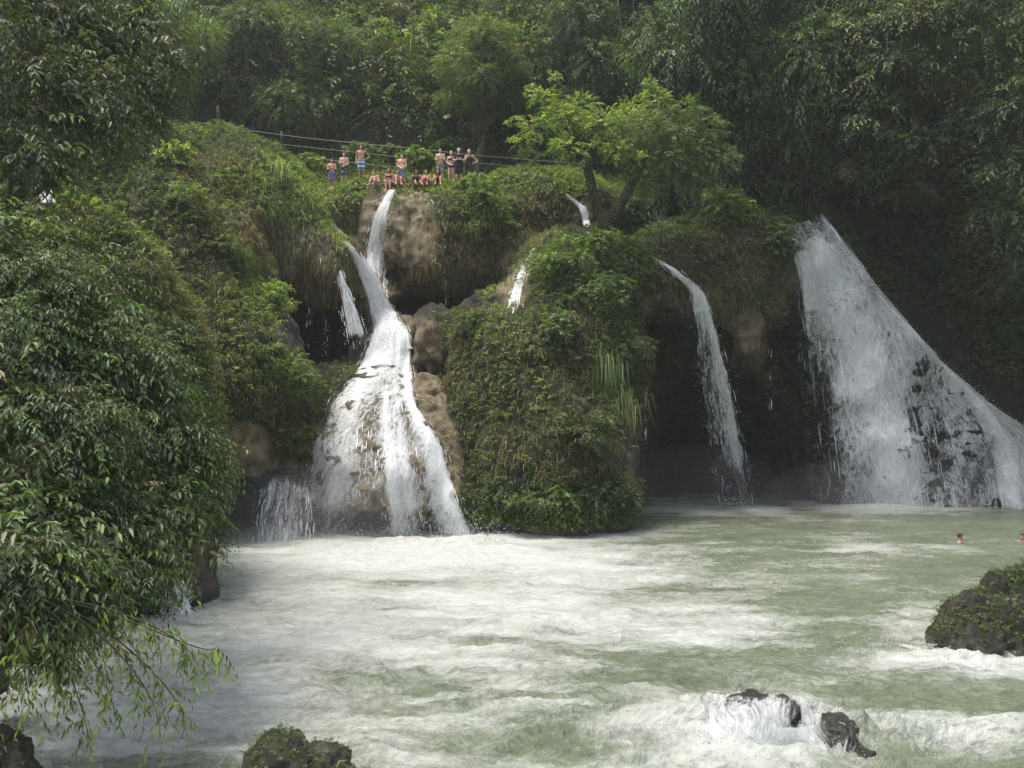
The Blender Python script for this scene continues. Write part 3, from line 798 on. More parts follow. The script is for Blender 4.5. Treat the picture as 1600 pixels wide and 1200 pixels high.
def place_tree(kind, px, pybase, d, s, label, rz=None, sz=None, group='trees of the wooded hillside', z=None):
    p = P(px, pybase, d)
    if z is not None: p[2] = z
    o = empty('forest_tree', p, label, 'tree', group, rz if rz is not None else rng.uniform(0, 6.28), (s, s, sz or s))
    t, c = KINDS[kind]
    link('trunk', t, None, o); link('crown', c, None, o)
    return o
FT = [  # kind, px, py of the foot, depth, scale, height scale, label
 (1, 745, 266, 55.5, .85, .74, 'tall bright leafy tree with bare dark trunk behind the standing group'),
 (4, 668, 190, 64, .95, 1.0, 'reddish brown tree crown at the top, left of the tall bright tree'),
 (7, 520, 215, 60, .8, .9, 'mid green tree behind the three men in swim shorts, small round crown'),
 (2, 560, 170, 68, 1.1, 1.2, 'dark bluish tree high on the hill above the three men in swim shorts'),
 (7, 415, 245, 58, 1.0, 1.3, 'fine leaved tree above the left end of the fence wires'),
 (4, 610, 240, 60, .65, .6, 'low brown scrubby tree in shade behind the sitting group'),
 (6, 345, 210, 60, 1.05, 1.3, 'mid green tree on the hill above the left fence post'),
 (3, 262, 225, 50, .7, .85, 'slim light tree on the left slope beside the fence post'),
 (1, 470, 120, 70, 1.1, 1.2, 'pale green tree at the top edge above the fence wires'),
 (6, 890, 235, 57, .85, 1.3, 'dark tree just behind the forked tree, left half'),
 (8, 965, 250, 58, 1.0, 1.35, 'dark vine hung tree standing behind the forked tree crown'),
 (4, 840, 160, 66, .95, 1.1, 'olive brown tree between the tall bright tree and the vine hung tree'),
 (7, 1060, 290, 53, .9, 1.2, 'bushy tree right behind the right limb of the forked tree'),
 (7, 1130, 310, 50.5, .95, 1.55, 'tall olive grey tree draped in creeper, right of the forked tree'),
 (6, 1190, 320, 49.8, .85, 1.25, 'dense tree on the ledge above the slender fall'),
 (8, 1258, 335, 50.5, .9, 1.35, 'dark tree right above the head of the fan shaped waterfall'),
 (7, 1330, 290, 51.0, .9, 1.2, 'mid green tree with layered boughs above the fan shaped waterfall'),
 (6, 1420, 300, 49.5, .75, .75, 'round olive tree leaning out over the ridge of the fan shaped waterfall'),
 (8, 1490, 330, 50, 1.0, 1.3, 'very dark tall tree between the round olive tree and the right edge tree'),
 (8, 1600, 250, 50, 1.15, 1.3, 'dark big leaved tree in the top right corner'),
 (6, 1390, 170, 55, 1.1, 1.4, 'green tree at the top edge above the round olive tree'),
 (8, 1130, 150, 58, 1.1, 1.4, 'dark narrow tree at the top edge above the creeper draped tree'),
 (6, 1010, 120, 62, 1.1, 1.4, 'dark tree at the top edge above the forked tree'),
 (2, 200, 160, 60, 1.1, 1.2, 'dark tree on the upper left slope behind the drooping tree'),
 (6, 60, 200, 52, 1.1, 1.3, 'dark tree in the upper left, half hidden by the drooping tree'),
 (8, 1240, 120, 57, 1.2, 1.5, 'dark tree at the top edge above the head of the fan shaped waterfall'),
 (8, 1500, 100, 56, 1.2, 1.5, 'dark tree at the top edge above the very dark tall tree'),
 (6, 1680, 120, 54, 1.3, 1.6, 'dark tree past the right edge of the view, only its boughs showing'),
 (6, 770, 225, 60, .9, 1.3, 'dark leafy tree filling the gap right of the tall bright tree trunk'),
 (8, 600, 90, 70, 1.2, 1.3, 'dark tree at the top edge left of the reddish brown crown'),
]
for k, px, py, d, s, sz, lab in FT:
    p = P(px, py, d)
    g = ground_z(p[0], p[1]) if p[1] < 61.5 and -35 < p[0] < 36 else hill_h(p[0], p[1]) - .5
    place_tree(k, px, py, d, s, lab, sz=sz, z=min(p[2], g + 0.2) if py < 300 else g)
# trees added on the unseen right spur and cliff top to shade the right fall
for k, x, y, s_, sz in ((6, 30, 47, 1.1, 1.5), (8, 31, 38, 1.2, 1.6), (7, 30, 45, 1.1, 1.6), (8, 27, 50.5, 1.2, 1.6), (6, 34, 34, 1.2, 1.5), (8, 23.5, 51, 1.0, 1.5), (6, 20, 51, 1.05, 1.7), (8, 9.5, 49.5, 1.2, 1.9), (6, 13.5, 49.5, 1.2, 2.0), (8, 17, 50.5, 1.2, 1.8)):
    o = place_tree(k, 1700, 300, 45, s_, 'dark leafy tree added at the right of the gorge to shade the fall', sz=sz, group='trees added at the right to shade the fall', z=0)
    o.location = (x, y, ground_z(x, y) - .3)
# distant wood covering the hill: one mass nobody could count
acc = Acc(); m = 5200
wx = rng.uniform(-62, 72, m); wy = 57 + 40 * rng.uniform(0, 1, m) ** 1.5
wzz = np.minimum(hill_h(wx, wy), 62) + rng.uniform(1.0, 7.0, m)
ppx, ppy = pix(np.stack([wx, wy, wzz], -1)); k = (ppx > -250) & (ppx < 1850) & (ppy > -260)
cl = np.stack([wx, wy, wzz], -1)[k]; m = len(cl)
grp = fbm(cl * 0.16, 2, 55) + rng.normal(0, .25, m)
for lo, hi, cols, wts in ((-9, -.25, [DK, MD], [3, 1]), (-.25, .15, [MD, MG, OL], [3, 1.5, 1]), (.15, 9, [MG, LT, OL, GY], [3, 1.5, 1.2, 1])):
    c = cl[(grp >= lo) & (grp < hi)]; q = 16
    d = rand_dirs(len(c) * q, 0.35); st = np.repeat(c, q, 0) + d * rng.uniform(.5, 1.3, (len(d), 1))
    sprays(acc, st, d, 1.3, 7, 0.34, 0.45, cols, wts, 0.45)
wood = link('forest', acc.mesh('forest'), M_LEAF)
tag(wood, 'dense dark wood covering the hill to the top of the view', 'forest', kind='stuff')
print('forest', round(time.time() - T0, 1))

def at_px(px, py, d=None, dz=0.0):
    h, n = cast_px(px, py)
    p = P(px, py, d) if (d or h is None) else h
    return p + np.array([0, 0, dz])

def cl_px(lst, base):
    """clump list in picture coordinates (px, py, depth, radius m, flat) -> local to base"""
    return [(*(P(a, b, c) - base), r, r, r * f) for a, b, c, r, f in lst]

# forked mossy tree in the middle
b = at_px(950, 418); b[1] += 0.4
fork_t = empty('forked_tree', b, 'mossy forked tree with a spreading light green crown on top of the mound', 'tree')
a = Acc()
def bez(pts, n=14):
    pts = [np.asarray(p, float) for p in pts]; t = np.linspace(0, 1, n)[:, None]
    while len(pts) > 1: pts = [p * (1 - t) + q * t for p, q in zip(pts[:-1], pts[1:])]
    return pts[0]
D0 = b[1]
def lp(px, py, dd=0.0): return P(px, py, D0 + dd) - b
tube(a, bez([lp(952, 440), lp(950, 400), lp(940, 370), lp(946, 338)]), np.linspace(.38, .30, 14), 10, (.27, .31, .2))
tube(a, bez([lp(944, 348), lp(928, 320), lp(926, 290), lp(914, 248)]), np.linspace(.27, .19, 14), 9, (.27, .31, .2))
tube(a, bez([lp(948, 346), lp(968, 330), lp(980, 300), lp(1000, 262)]), np.linspace(.26, .19, 14), 9, (.27, .31, .2))
for e in ((880, 225, -.6, .12), (930, 205, .5, .13), (850, 190, -.3, .1)):
    tube(a, bez([lp(915, 252), lp((915 + e[0]) / 2, 235, e[2]), lp(*e[:3])]), np.linspace(e[3], .03, 14), 7, (.27, .31, .2))
for e in ((1010, 215, .5, .15), (1060, 215, -.5, .12), (1030, 190, 1, .1), (970, 200, .6, .11)):
    tube(a, bez([lp(998, 265), lp((998 + e[0]) / 2, 245, e[2]), lp(*e[:3])]), np.linspace(e[3], .03, 14), 7, (.27, .31, .2))
link('trunk', a.mesh('trunk', True), M_BARK, fork_t)
a = Acc()
cl1 = cl_px([(838, 200, D0, .9, .7), (852, 152, D0, .8, .55), (880, 185, D0 + .6, 1.1, .7), (905, 168, D0 + 1, 1.0, .7), (940, 195, D0 + .2, 1.2, .7), (815, 222, D0 - .4, .65, .6), (803, 190, D0 + .3, .5, .6), (830, 142, D0 + .4, .4, .8), (885, 228, D0 - .6, .9, .5), (868, 122, D0 + .8, .4, 1.1), (980, 190, D0 + 1, 1.2, .8), (1022, 160, D0 + 1, .9, .8), (1015, 132, D0 + 1, .45, .8), (930, 232, D0, .8, .5), (905, 245, D0 - .5, .55, .7), (965, 238, D0 - .4, .7, .7), (870, 240, D0 - .3, .6, .6), (1000, 252, D0 - .6, .6, .8)], b)
crown(a, cl1, 980, 10, .15, .42, [LT, YL, MG], [3, 2.2, 2.2], .3, up=.35)
cl2 = cl_px([(1010, 200, D0, 1.3, .6), (1050, 215, D0 + .4, 1.3, .6), (1070, 175, D0 + .8, 1.1, .6), (990, 230, D0 - .3, .9, .5), (1040, 250, D0, 1.1, .7), (1085, 240, D0 + .6, 1.1, .9), (1105, 200, D0 + .8, 1.0, .9), (1120, 250, D0 + .7, 1.0, 1.0), (1060, 275, D0 + .4, .9, .9), (1090, 290, D0 + .6, .9, .9), (1020, 290, D0 + .5, .7, .9)], b)
crown(a, cl2, 1250, 10, .15, .42, [MG, MD, GY, OL], [2.5, 3, 1, 1.5], .4, up=.25)
link('crown', a.mesh('crown'), M_LEAF, fork_t)
a = Acc()
pts = []
for poly in ([(950, 400), (946, 338)], [(940, 338), (914, 250)], [(950, 340), (998, 265)]):
    for t in np.linspace(0, 1, 60):
        q = np.array(poly[0]) * (1 - t) + np.array(poly[1]) * t
        pts.append(lp(q[0] + rng.normal(0, 6), q[1], -0.3))
pts = np.array(pts); sprays(a, pts, rand_dirs(len(pts), -.2), .35, 6, .10, .35, [OL, MD, BR], [2, 2, 1], .7)
link('moss', a.mesh('moss'), M_GRASS, fork_t)

# shrubs that stand out on the cliff (px, py, radius m, leaf, palette, label)
def shrub(px, py, r, leaf, cols, wts, label, n=260, flat=.8, name='shrub', d=None, nleaf=9, droop=.4, ratio=.42, cat='shrub', wide=1.0):
    p = at_px(px, py, d); o = empty(name, p, label, cat)
    r_ = np.random.default_rng(int(px * 7 + py)); cl = [(0, -0.2 * r, 0.35 * r, r * .75 * wide, r * .7, r * flat * .8)]
    for i in range(6):
        dd = norm(r_.normal(0, 1, 3)); dd[1] = -abs(dd[1]) * .6
        cl.append((dd[0] * r * .75 * wide, dd[1] * r * .7, .3 * r + dd[2] * r * .7 * flat, r * .45, r * .45, r * .4 * flat))
    a = Acc(); limbs(a, (0, .3 * r, -.4 * r), cl, .05 + .03 * r, .4, 5); link('stem', a.mesh('stem', True), M_BARK, o)
    a = Acc(); crown(a, cl, n, nleaf, leaf, ratio, cols, wts, droop, up=.25, inner=.3); link('foliage', a.mesh('foliage'), M_LEAF, o)
    return o
shrub(656, 262, 1.15, .24, [MG, LT, GY], [2, 2.5, 1], 'bright big leaved bush between the man standing alone and the group at right', 150, ratio=.6, d=51.5)
shrub(560, 246, .9, .2, [MD, MG], [2, 1], 'low dark shrub in the shade behind the three men', 140, d=54.5)
shrub(612, 250, .9, .2, [MD, DK, MG], [2, 1, 1], 'low shrub in the shade behind the sitting row', 140, d=54.5)
shrub(700, 238, .9, .2, [MD, DK], [2, 1], 'dark shrub right behind the standing group', 140, d=54.5)
shrub(820, 258, .9, .2, [MG, MD, LT], [2, 1, 1], 'shrub under the fence wires left of the forked tree', 160, d=53.8)
shrub(490, 262, .8, .18, [LT, MG, YL], [2, 1, 1], 'bright low shrub between the crest and the three men', 150, d=51.5)
shrub(880, 420, 1.5, .14, [MG, LT, MD], [3, 2, 1.5], 'light green bush on the mound top left of the forked trunk', 420)
shrub(938, 392, .95, .14, [MG, LT, OL], [2, 1.5, 1], 'light bush growing round the base of the forked trunk', 240, d=D0 - .9)
shrub(925, 470, 1.6, .14, [MD, MG, DK], [3, 2, 1], 'rounded green bush below the forked trunk', 420)
shrub(985, 420, 1.3, .13, [MD, MG, OL], [3, 2, 1], 'dull green bush right of the forked trunk', 330)
shrub(872, 530, 1.1, .17, [GY, MG, (.11, .15, .10)], [2, 2, 2], 'grey green glossy bush hanging halfway down the mound', 260, ratio=.5)
shrub(975, 560, 1.3, .15, [DK, MD], [2, 2], 'dark bush bulging over the cave edge of the mound', 330)
shrub(1045, 520, 1.2, .14, [MD, GY, DK], [2, 2, 1], 'grey leaved bush hanging behind the slender fall', 260)
shrub(735, 510, 1.0, .12, [MD, OL, MG], [2, 2, 1], 'small shaggy bush on the tan rock beside the cascade', 220)
shrub(765, 330, 1.3, .15, [MD, MG, DK], [2, 3, 1], 'fern like green bush right of the hanging bulb', 320)
shrub(735, 298, .9, .13, [MG, LT], [2, 2], 'bright green bush at the cliff edge below the standing group', 220)
shrub(920, 690, 1.3, .14, [MD, DK, OL], [2, 2, 1], 'green bush low on the right of the mound', 300)
shrub(850, 800, 1.4, .13, [MG, LT, MD], [2, 1, 2], 'bright mossy bush at the foot of the mound', 330, flat=.6)
shrub(940, 795, 1.4, .13, [DK, MD], [2, 2], 'dark bush at the waterline corner of the mound', 330)
shrub(425, 480, 1.0, .15, [LT, YL, MG], [2, 2, 1], 'yellow green bush at the cave edge on the left hillside', 230)
shrub(455, 590, 1.3, .15, [MG, MD, LT], [3, 2, 1], 'leafy bush bulging toward the cascade from the left hillside', 330)
shrub(450, 690, 1.1, .15, [MG, MD, BR], [3, 2, 1], 'low bush hanging over the ledge left of the cascade', 280)
shrub(270, 255, .9, .18, [LT, YL], [2, 2], 'vivid yellow green bush high on the left slope', 160)
shrub(1215, 385, 1.3, .16, [DK, MD, MG], [2, 2, 1], 'dark bush leaning over the left side of the fan shaped waterfall', 300)
shrub(1130, 340, 1.5, .16, [MG, LT, MD], [3, 1.5, 2], 'light leafy creeper bush on the slope above the slender fall', 380)
shrub(1180, 300, 1.6, .15, [MD, GY, DK], [3, 1, 1], 'dull green bush above the creeper bush', 380)
shrub(345, 400, 1.2, .14, [MD, MG, OL], [2, 2, 1], 'mid green bush on the left slope above the dark brown bulb', 280)
shrub(300, 330, 1.2, .14, [MD, LT, OL], [2, 1, 1.5], 'scrubby bush in the middle of the left slope', 280)
shrub(1480, 420, 1.6, .15, [DK, MD], [2, 1], 'dark bush clinging to the shaded wall at the right', 300)

def fern(px, py, r, label, cols=(MG, LT, MD), n=12, d=None, tilt=(0, -.5, .5)):
    p = at_px(px, py, d); a = Acc()
    for k in range(n):
        ang = 2 * math.pi * k / n + rng.uniform(-.2, .2)
        dd = norm(np.array([math.cos(ang), math.sin(ang) * .6, rng.uniform(.1, .6)]) + np.array(tilt) * .5)
        sprays(a, np.zeros((1, 3)), dd[None], r * rng.uniform(.8, 1.15), 22, .2 * r, .28, list(cols), [3, 2, 1], .5, 1.2, .1, twig=.008)
    o = link('fern', a.mesh('fern'), M_LEAF, loc=p); tag(o, label, 'fern'); return o
fern(785, 352, 1.0, 'large fern beside the hanging bulb, tips drooping to the right')
fern(750, 385, .8, 'fern at the right edge of the hanging bulb', (MD, MG, DK))
fern(298, 345, .9, 'pale fern on the left slope above the dark bank tree')
fern(560, 268, .6, 'small fern in the grass near the three men', (LT, YL, MG))
fern(790, 650, .8, 'fern on the left face of the mound', (MG, OL, MD))
fern(850, 640, .7, 'single bright fern in the middle of the mound', (LT, MG, MD))
fern(905, 560, .8, 'fern below the grey green glossy bush', (MG, MD, DK))
fern(420, 545, .8, 'fern on the left hillside below the yellow green bush')
def grass_clump(px, py, n, ln, label, cols, wts):
    p = at_px(px, py); a = Acc(); q = rng.normal(0, .28, (n, 3)) * np.array([1.2, .5, 1])
    blades(a, q, norm(np.array([0, -.6, .5]) + rng.normal(0, .35, (n, 3))), rng.uniform(.6, 1, n) * ln, rng.uniform(.02, .045, n), tint_mix(n, cols, wts), 1.5)
    o = link('grass_clump', a.mesh('grass_clump'), M_GRASS, loc=p); tag(o, label, 'grass clump')
grass_clump(945, 565, 260, 1.5, 'long drooping reed grass below the forked tree', [MG, MD, OL], [2, 2, 1])
grass_clump(965, 630, 220, 1.5, 'long drooping grass hanging at the cave edge of the mound', [MG, OL, MD], [2, 2, 1])
grass_clump(430, 262, 160, .9, 'bright grass tuft on the crest left of the three men', [YL, LT], [1, 1])

# near left bank: overhanging broad leaved trees
def near_tree(name, label, root, cl, nsp, leaf, cols, wts, r0, nleaf=9, ratio=.36, droop=.5, hang=.35, twig=.006, up=.12):
    base = np.asarray(root, float); cl = cl_px(cl, base)
    o = empty(name, base, label, 'tree')
    a = Acc(); limbs(a, (0, 0, -.5), cl, r0, .5); link('trunk', a.mesh('trunk', True), M_BARK, o)
    r_ = np.random.default_rng(int(abs(base[0] * 100 + base[1] * 7 + len(cl))))
    sub_ = []
    for c in cl:                                   # break every bough into ragged clumps
        for _ in range(4):
            dd = norm(r_.normal(0, 1, 3)); q = r_.uniform(.42, .68)
            sub_.append((c[0] + dd[0] * c[3] * .62, c[1] + dd[1] * c[4] * .62, c[2] + dd[2] * c[5] * .62, c[3] * q, c[4] * q, c[5] * q * .8))
    a = Acc(); crown(a, sub_, int(nsp * .62), nleaf, leaf, ratio, cols, wts, droop, up=up, inner=.25, slen=.9, twig=twig, hang=hang)
    crown(a, cl, int(nsp * .10), nleaf - 1, leaf * 1.55, ratio, [MG, GY, LT, MD], [2, 2, .7, 1.5], droop * 1.2, up=up, inner=.5, slen=.8, twig=twig, hang=hang)
    crown(a, cl, int(nsp * .025), nleaf, leaf * .9, ratio, [BR, OL, ST], [2, 2, 1], droop, up=up, inner=.4, slen=.7, twig=twig, hang=hang)
    crown(a, cl, int(nsp * .03), 16, leaf, ratio, cols, wts, .7, up=up, inner=.75, slen=1.1, twig=twig * 1.6, hang=hang)
    link('crown', a.mesh('crown'), M_GLOSSY_LEAF, o)
    return o
near_tree('drooping_tree', 'tall dark tree in the upper left with drooping boughs', (-16, 24, 6), [(40, 40, 21, 2.2, .8), (150, 60, 22, 1.8, .8), (225, 90, 22, 1.1, .8), (60, 150, 20, 1.7, .9), (150, 150, 21, 1.5, .9), (20, 240, 19, 1.4, .9), (140, 215, 21, .8, 1.3), (200, 160, 22, .9, .9), (-60, 120, 20, 2.4, .9), (100, -40, 22, 2.2, .7), (55, 250, 19, .8, 1.2), (250, 20, 23, 1.3, .7)],
    4200, .145, [DK, MD, (.06, .08, .06), GY], [2, 2, 2, 1], .3)
near_tree('bank_tree', 'glossy leaved bush tree spreading over the left bank below the slope', (-12.5, 22, 3), [(50, 400, 18, 1.2, .8), (125, 425, 19, 1.1, .8), (55, 460, 17, 1.4, .8), (150, 460, 19, 1.2, .8), (215, 500, 20, .9, .8), (15, 360, 17, .9, .8), (120, 510, 17, 1.3, .8), (195, 560, 19, 1.1, .8), (-50, 420, 17, 1.8, .9), (250, 570, 20, .6, .8)],
    5200, .115, [MD, MG, GY, OL, DK], [3, 1.5, 2.5, .8, 1], .22, hang=.25, up=.3)
near_tree('bank_tree', 'dense dark leaved tree leaning over the river in the middle of the left bank', (-10.5, 20, 2), [(60, 580, 16, 1.4, .9), (170, 600, 17, 1.3, .9), (235, 640, 18, .95, .9), (290, 715, 18, .8, .9), (210, 700, 17, 1.3, .9), (90, 700, 15.5, 1.4, .9), (265, 610, 19, .5, .8), (320, 765, 18, .5, .8), (-40, 640, 15, 1.6, .9)],
    4600, .125, [MD, DK, GY, MG], [3, 1, 2, 1.2], .2)
near_tree('bank_tree', 'lowest dark tree hanging its leaves close to the water at the left bank', (-9.2, 17, 1.2), [(40, 820, 14, 1.3, .9), (150, 820, 15, 1.2, .9), (240, 810, 16, .9, .9), (120, 920, 14, .9, .9), (30, 930, 13, 1.0, .9), (200, 900, 15, .8, .9), (290, 800, 17, .6, .9), (60, 1000, 13, .45, .8), (-60, 880, 13, 1.5, .9)],
    3900, .125, [DK, MD, GY, MG, LT], [3, 2.5, 1, .7, .3], .18)
near_tree('overhanging_tree', 'dark tree leaning out from the shaded cliff high above the right fall', P(1470, 330, 49.5), [(1335, 70, 45.5, 2.0, .8), (1400, 120, 44.5, 2.1, .7), (1450, 40, 44, 2.3, .7), (1375, 190, 45, 1.6, .7), (1440, 230, 45, 1.7, .7), (1345, 262, 46.5, 1.3, .8), (1500, 130, 45, 1.8, .7), (1390, 20, 45, 2.0, .7), (1410, 290, 46.5, 1.3, .7)],
    3300, .2, [DK, MD, OL], [3, 2, 1], .28, up=.3, hang=.2)
near_tree('overhanging_tree', 'dark tree at the right edge leaning over the pool in front of the shaded wall', P(1640, 400, 46.5), [(1540, 70, 43, 2.1, .8), (1600, 150, 42, 2.1, .7), (1525, 195, 44, 1.6, .7), (1585, 262, 43, 1.7, .7), (1555, 345, 44, 1.3, .8), (1650, 60, 42, 2.4, .8), (1500, -20, 43, 2.4, .8), (1620, 340, 43, 1.6, .8), (1600, 430, 44, 1.2, .8)],
    3000, .2, [DK, MD, MG], [3, 2, .8], .28, up=.3, hang=.2)
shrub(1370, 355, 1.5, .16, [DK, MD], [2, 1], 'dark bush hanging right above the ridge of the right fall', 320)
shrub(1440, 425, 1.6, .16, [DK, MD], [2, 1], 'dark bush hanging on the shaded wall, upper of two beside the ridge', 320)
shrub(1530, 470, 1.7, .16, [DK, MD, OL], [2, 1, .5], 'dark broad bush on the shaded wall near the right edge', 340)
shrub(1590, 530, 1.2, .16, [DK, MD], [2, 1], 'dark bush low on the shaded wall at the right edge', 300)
for q_, (px, y0, y1, d) in enumerate(((965, 0, 150, 56), (985, -10, 120, 55.5), (1000, 5, 135, 56), (1235, 60, 235, 49), (890, 20, 140, 56))):
    t_ = np.linspace(0, 1, 16)[:, None]; a = Acc()
    pts_ = P(px, y0, d) * (1 - t_) + P(px + 8, y1, d - .4) * t_; pts_[:, 0] += .12 * np.sin(t_[:, 0] * 5 + q_) + rng.normal(0, .02, 16)
    tube(a, pts_ - pts_[0], np.linspace(.035, .022, 16), 5, (1.5, 1.4, 1.1))
    tag(link('hanging_vine', a.mesh('hanging_vine', True), M_BARK, loc=pts_[0]), ('bare vine hanging at the top edge left of two others above the forked tree', 'bare vine between two others at the top edge above the forked tree', 'bare vine right of two others at the top edge above the forked tree', 'bare vine hanging above the head of the fan shaped waterfall', 'bare vine hanging between the bright tree and the forked tree')[q_], 'vine', 'vines hanging from the wood')
# light hanging branch over the water
bp = P(20, 930, 12.5)
hb = empty('hanging_branch', bp, 'thin branch with light green leaves hanging over the water at lower left', 'branch')
a = Acc(); a2 = Acc()
for e in ((300, 990, 13, 1040), (330, 1040, 13.2, 1010), (240, 1060, 12.8, 1130), (170, 1050, 12.6, 1110), (90, 1040, 12.2, 1090), (280, 1080, 13, 1120), (130, 1090, 12.5, 1150), (40, 1060, 12, 1110)):
    q = bez([np.zeros(3), P(e[0] * .5, 930, (12.5 + e[2]) / 2) - bp, P(e[0], e[1], e[2]) - bp, P(e[0] + 8, e[3], e[2]) - bp], 26)
    tube(a, q, np.linspace(.022, .004, 26), 5, (.8, .75, .7))
    st = q[8:]; dd = norm(np.gradient(q, axis=0)[8:] * 3 + rng.normal(0, .5, (18, 3)) + np.array([0, 0, -.3]))
    sprays(a2, st, dd, .34, 6, .15, .27, [MG, LT, YL], [2, 3, 2], .8, .7, hang=.6, twig=.003)
link('stem', a.mesh('stem', True), M_BARK, hb); link('leaves', a2.mesh('leaves'), M_LEAF, hb)
print('trees', round(time.time() - T0, 1))
# ------------------------------------------------------------------ river
def wave_h(x, y):
    p2 = np.stack([x, y, 0 * x], -1)
    amp = np.interp(y, [10, 18, 25, 40, 50], [1.5, 1.3, 0.9, 0.45, 0.22])
    return amp * (0.20 * fbm(p2 * np.array([0.45, 0.8, 1]), 3, 31) + 0.12 * (0.5 - np.abs(fbm(p2 * np.array([1.3, 2.2, 1]), 3, 41))) + 0.05 * fbm(p2 * np.array([3, 5.5, 1]), 3, 51, .6))
# (px, py, radius x, radius y, foam): white water, and sun glitter painted in as foam at lower left
FOAM_GLITTER = [(600, 868, 330, 48, 0.92), (880, 890, 260, 40, 0.62), (700, 940, 420, 70, 0.55), (330, 1000, 380, 90, 0.58), (250, 1120, 400, 90, 0.66), (520, 1020, 300, 60, .52),
        (1250, 905, 260, 40, 0.40), (1100, 965, 300, 50, 0.52), (1440, 985, 120, 60, 0.62), (1500, 1035, 170, 26, 0.95), (1480, 1150, 200, 34, 1.0), (1190, 1150, 190, 75, 1.0),
        (820, 1120, 240, 18, 0.4), (1000, 1165, 90, 50, .45), (1400, 792, 150, 11, 0.95), (1190, 797, 50, 8, .8), (1090, 800, 120, 9, .5), (290, 960, 50, 16, .9), (1420, 860, 200, 14, .4), (620, 1150, 200, 40, .42), (760, 842, 60, 12, .95), (930, 838, 110, 6, .6)]
BUMPS = []
for px, py, rx, ry, h in ((1180, 1150, 1.2, .7, 0.42), (1100, 1160, .9, .7, .26), (1265, 1165, .9, .45, .32), (1500, 1160, 2.2, .55, .28), (1390, 1165, 1.0, .5, .25), (1480, 1030, 1.8, .6, .22), (880, 1130, 2.6, 1.4, .18), (600, 872, 4.5, 1.0, .12), (740, 848, 1.0, .7, .25), (520, 850, 2.0, .6, .2), (640, 848, 1.4, .5, .2), (1340, 792, 2.2, .5, .1), (1400, 792, 1.5, .5, .1), (1175, 800, .6, .3, .15)):
    D = 6 * F / (py - 600); BUMPS.append(((px - 800) / F * D, D, rx, ry, h))
pxs = np.concatenate([np.linspace(-900, -60, 60)[:-1], np.linspace(-60, 1660, 900), np.linspace(1660, 2600, 60)[1:]])
pys = np.concatenate([np.linspace(757, 1215, 560), np.linspace(1215, 1900, 50)[1:]])
PX, PY = np.meshgrid(pxs, pys, indexing='ij')
WD = 6 * F / (PY - 600); WX = (PX - 800) / F * WD; WY = WD
fx, fy = WX.ravel(), WY.ravel()

acc_f = blobs(PX.ravel(), PY.ravel(), FOAM_GLITTER)
big = fbm(np.stack([fx * 0.22, fy * 0.30, 0 * fx], -1), 3, 61)
mid = fbm(np.stack([fx * 0.6 + fy * 0.15, fy * 1.6, 0 * fx], -1), 3, 71)
sm = np.zeros(len(fx), np.float32)
for cx, cy_, rx, ry, a in FOAM_GLITTER:
    sm = np.maximum(sm, a * np.exp(-0.9 * (((PX.ravel() - cx) / rx) ** 2 + ((PY.ravel() - cy_) / ry) ** 2)))
foam = np.clip(0.27 + sm * 0.46 + 0.14 * big + 0.16 * mid - 0.10 * np.clip((PX.ravel() - 900) / 500, 0, 1), 0, 1.2)
wz = wave_h(fx, fy)
for bx, by, rx, ry, h in BUMPS:
    e = np.exp(-(((fx - bx) / rx) ** 2 + ((fy - by) / ry) ** 2))
    wz += h * e + 0.6 * h * e * fbm(np.stack([fx * 2.6, fy * 3.4, 0 * fx], -1), 5, 81, .7)
wz += 0.07 * np.clip(sm - .55, 0, 1) * fbm(np.stack([fx * 5, fy * 5, 0 * fx], -1), 2, 91)
river = link('river', make_mesh('river', np.stack([fx, fy, wz], -1), [gridquads(*PX.shape)[:, ::-1]], True, {'foam': foam}), M_RIVER)
tag(river, 'foaming pale green river filling the foreground', 'river', kind='structure')
bm_v = np.array([[-120, -40, -1.2], [120, -40, -1.2], [120, 60, -1.2], [-120, 60, -1.2], [-120, -40, -0.4], [120, -40, -.4], [120, 6.2, -.4], [-120, 6.2, -.4]], float)
bed = link('ground', make_mesh('ground', bm_v, [np.array([[0, 1, 2, 3], [4, 5, 6, 7]])]), M_SOIL)
tag(bed, 'river bed and bank under the water', 'ground', kind='structure')

# ------------------------------------------------------------------ waterfalls
def smooth1(a, k):
    for _ in range(k):
        b = a.copy(); b[1:-1] = 0.25 * a[:-2] + 0.5 * a[1:-1] + 0.25 * a[2:]; a = b
    return a

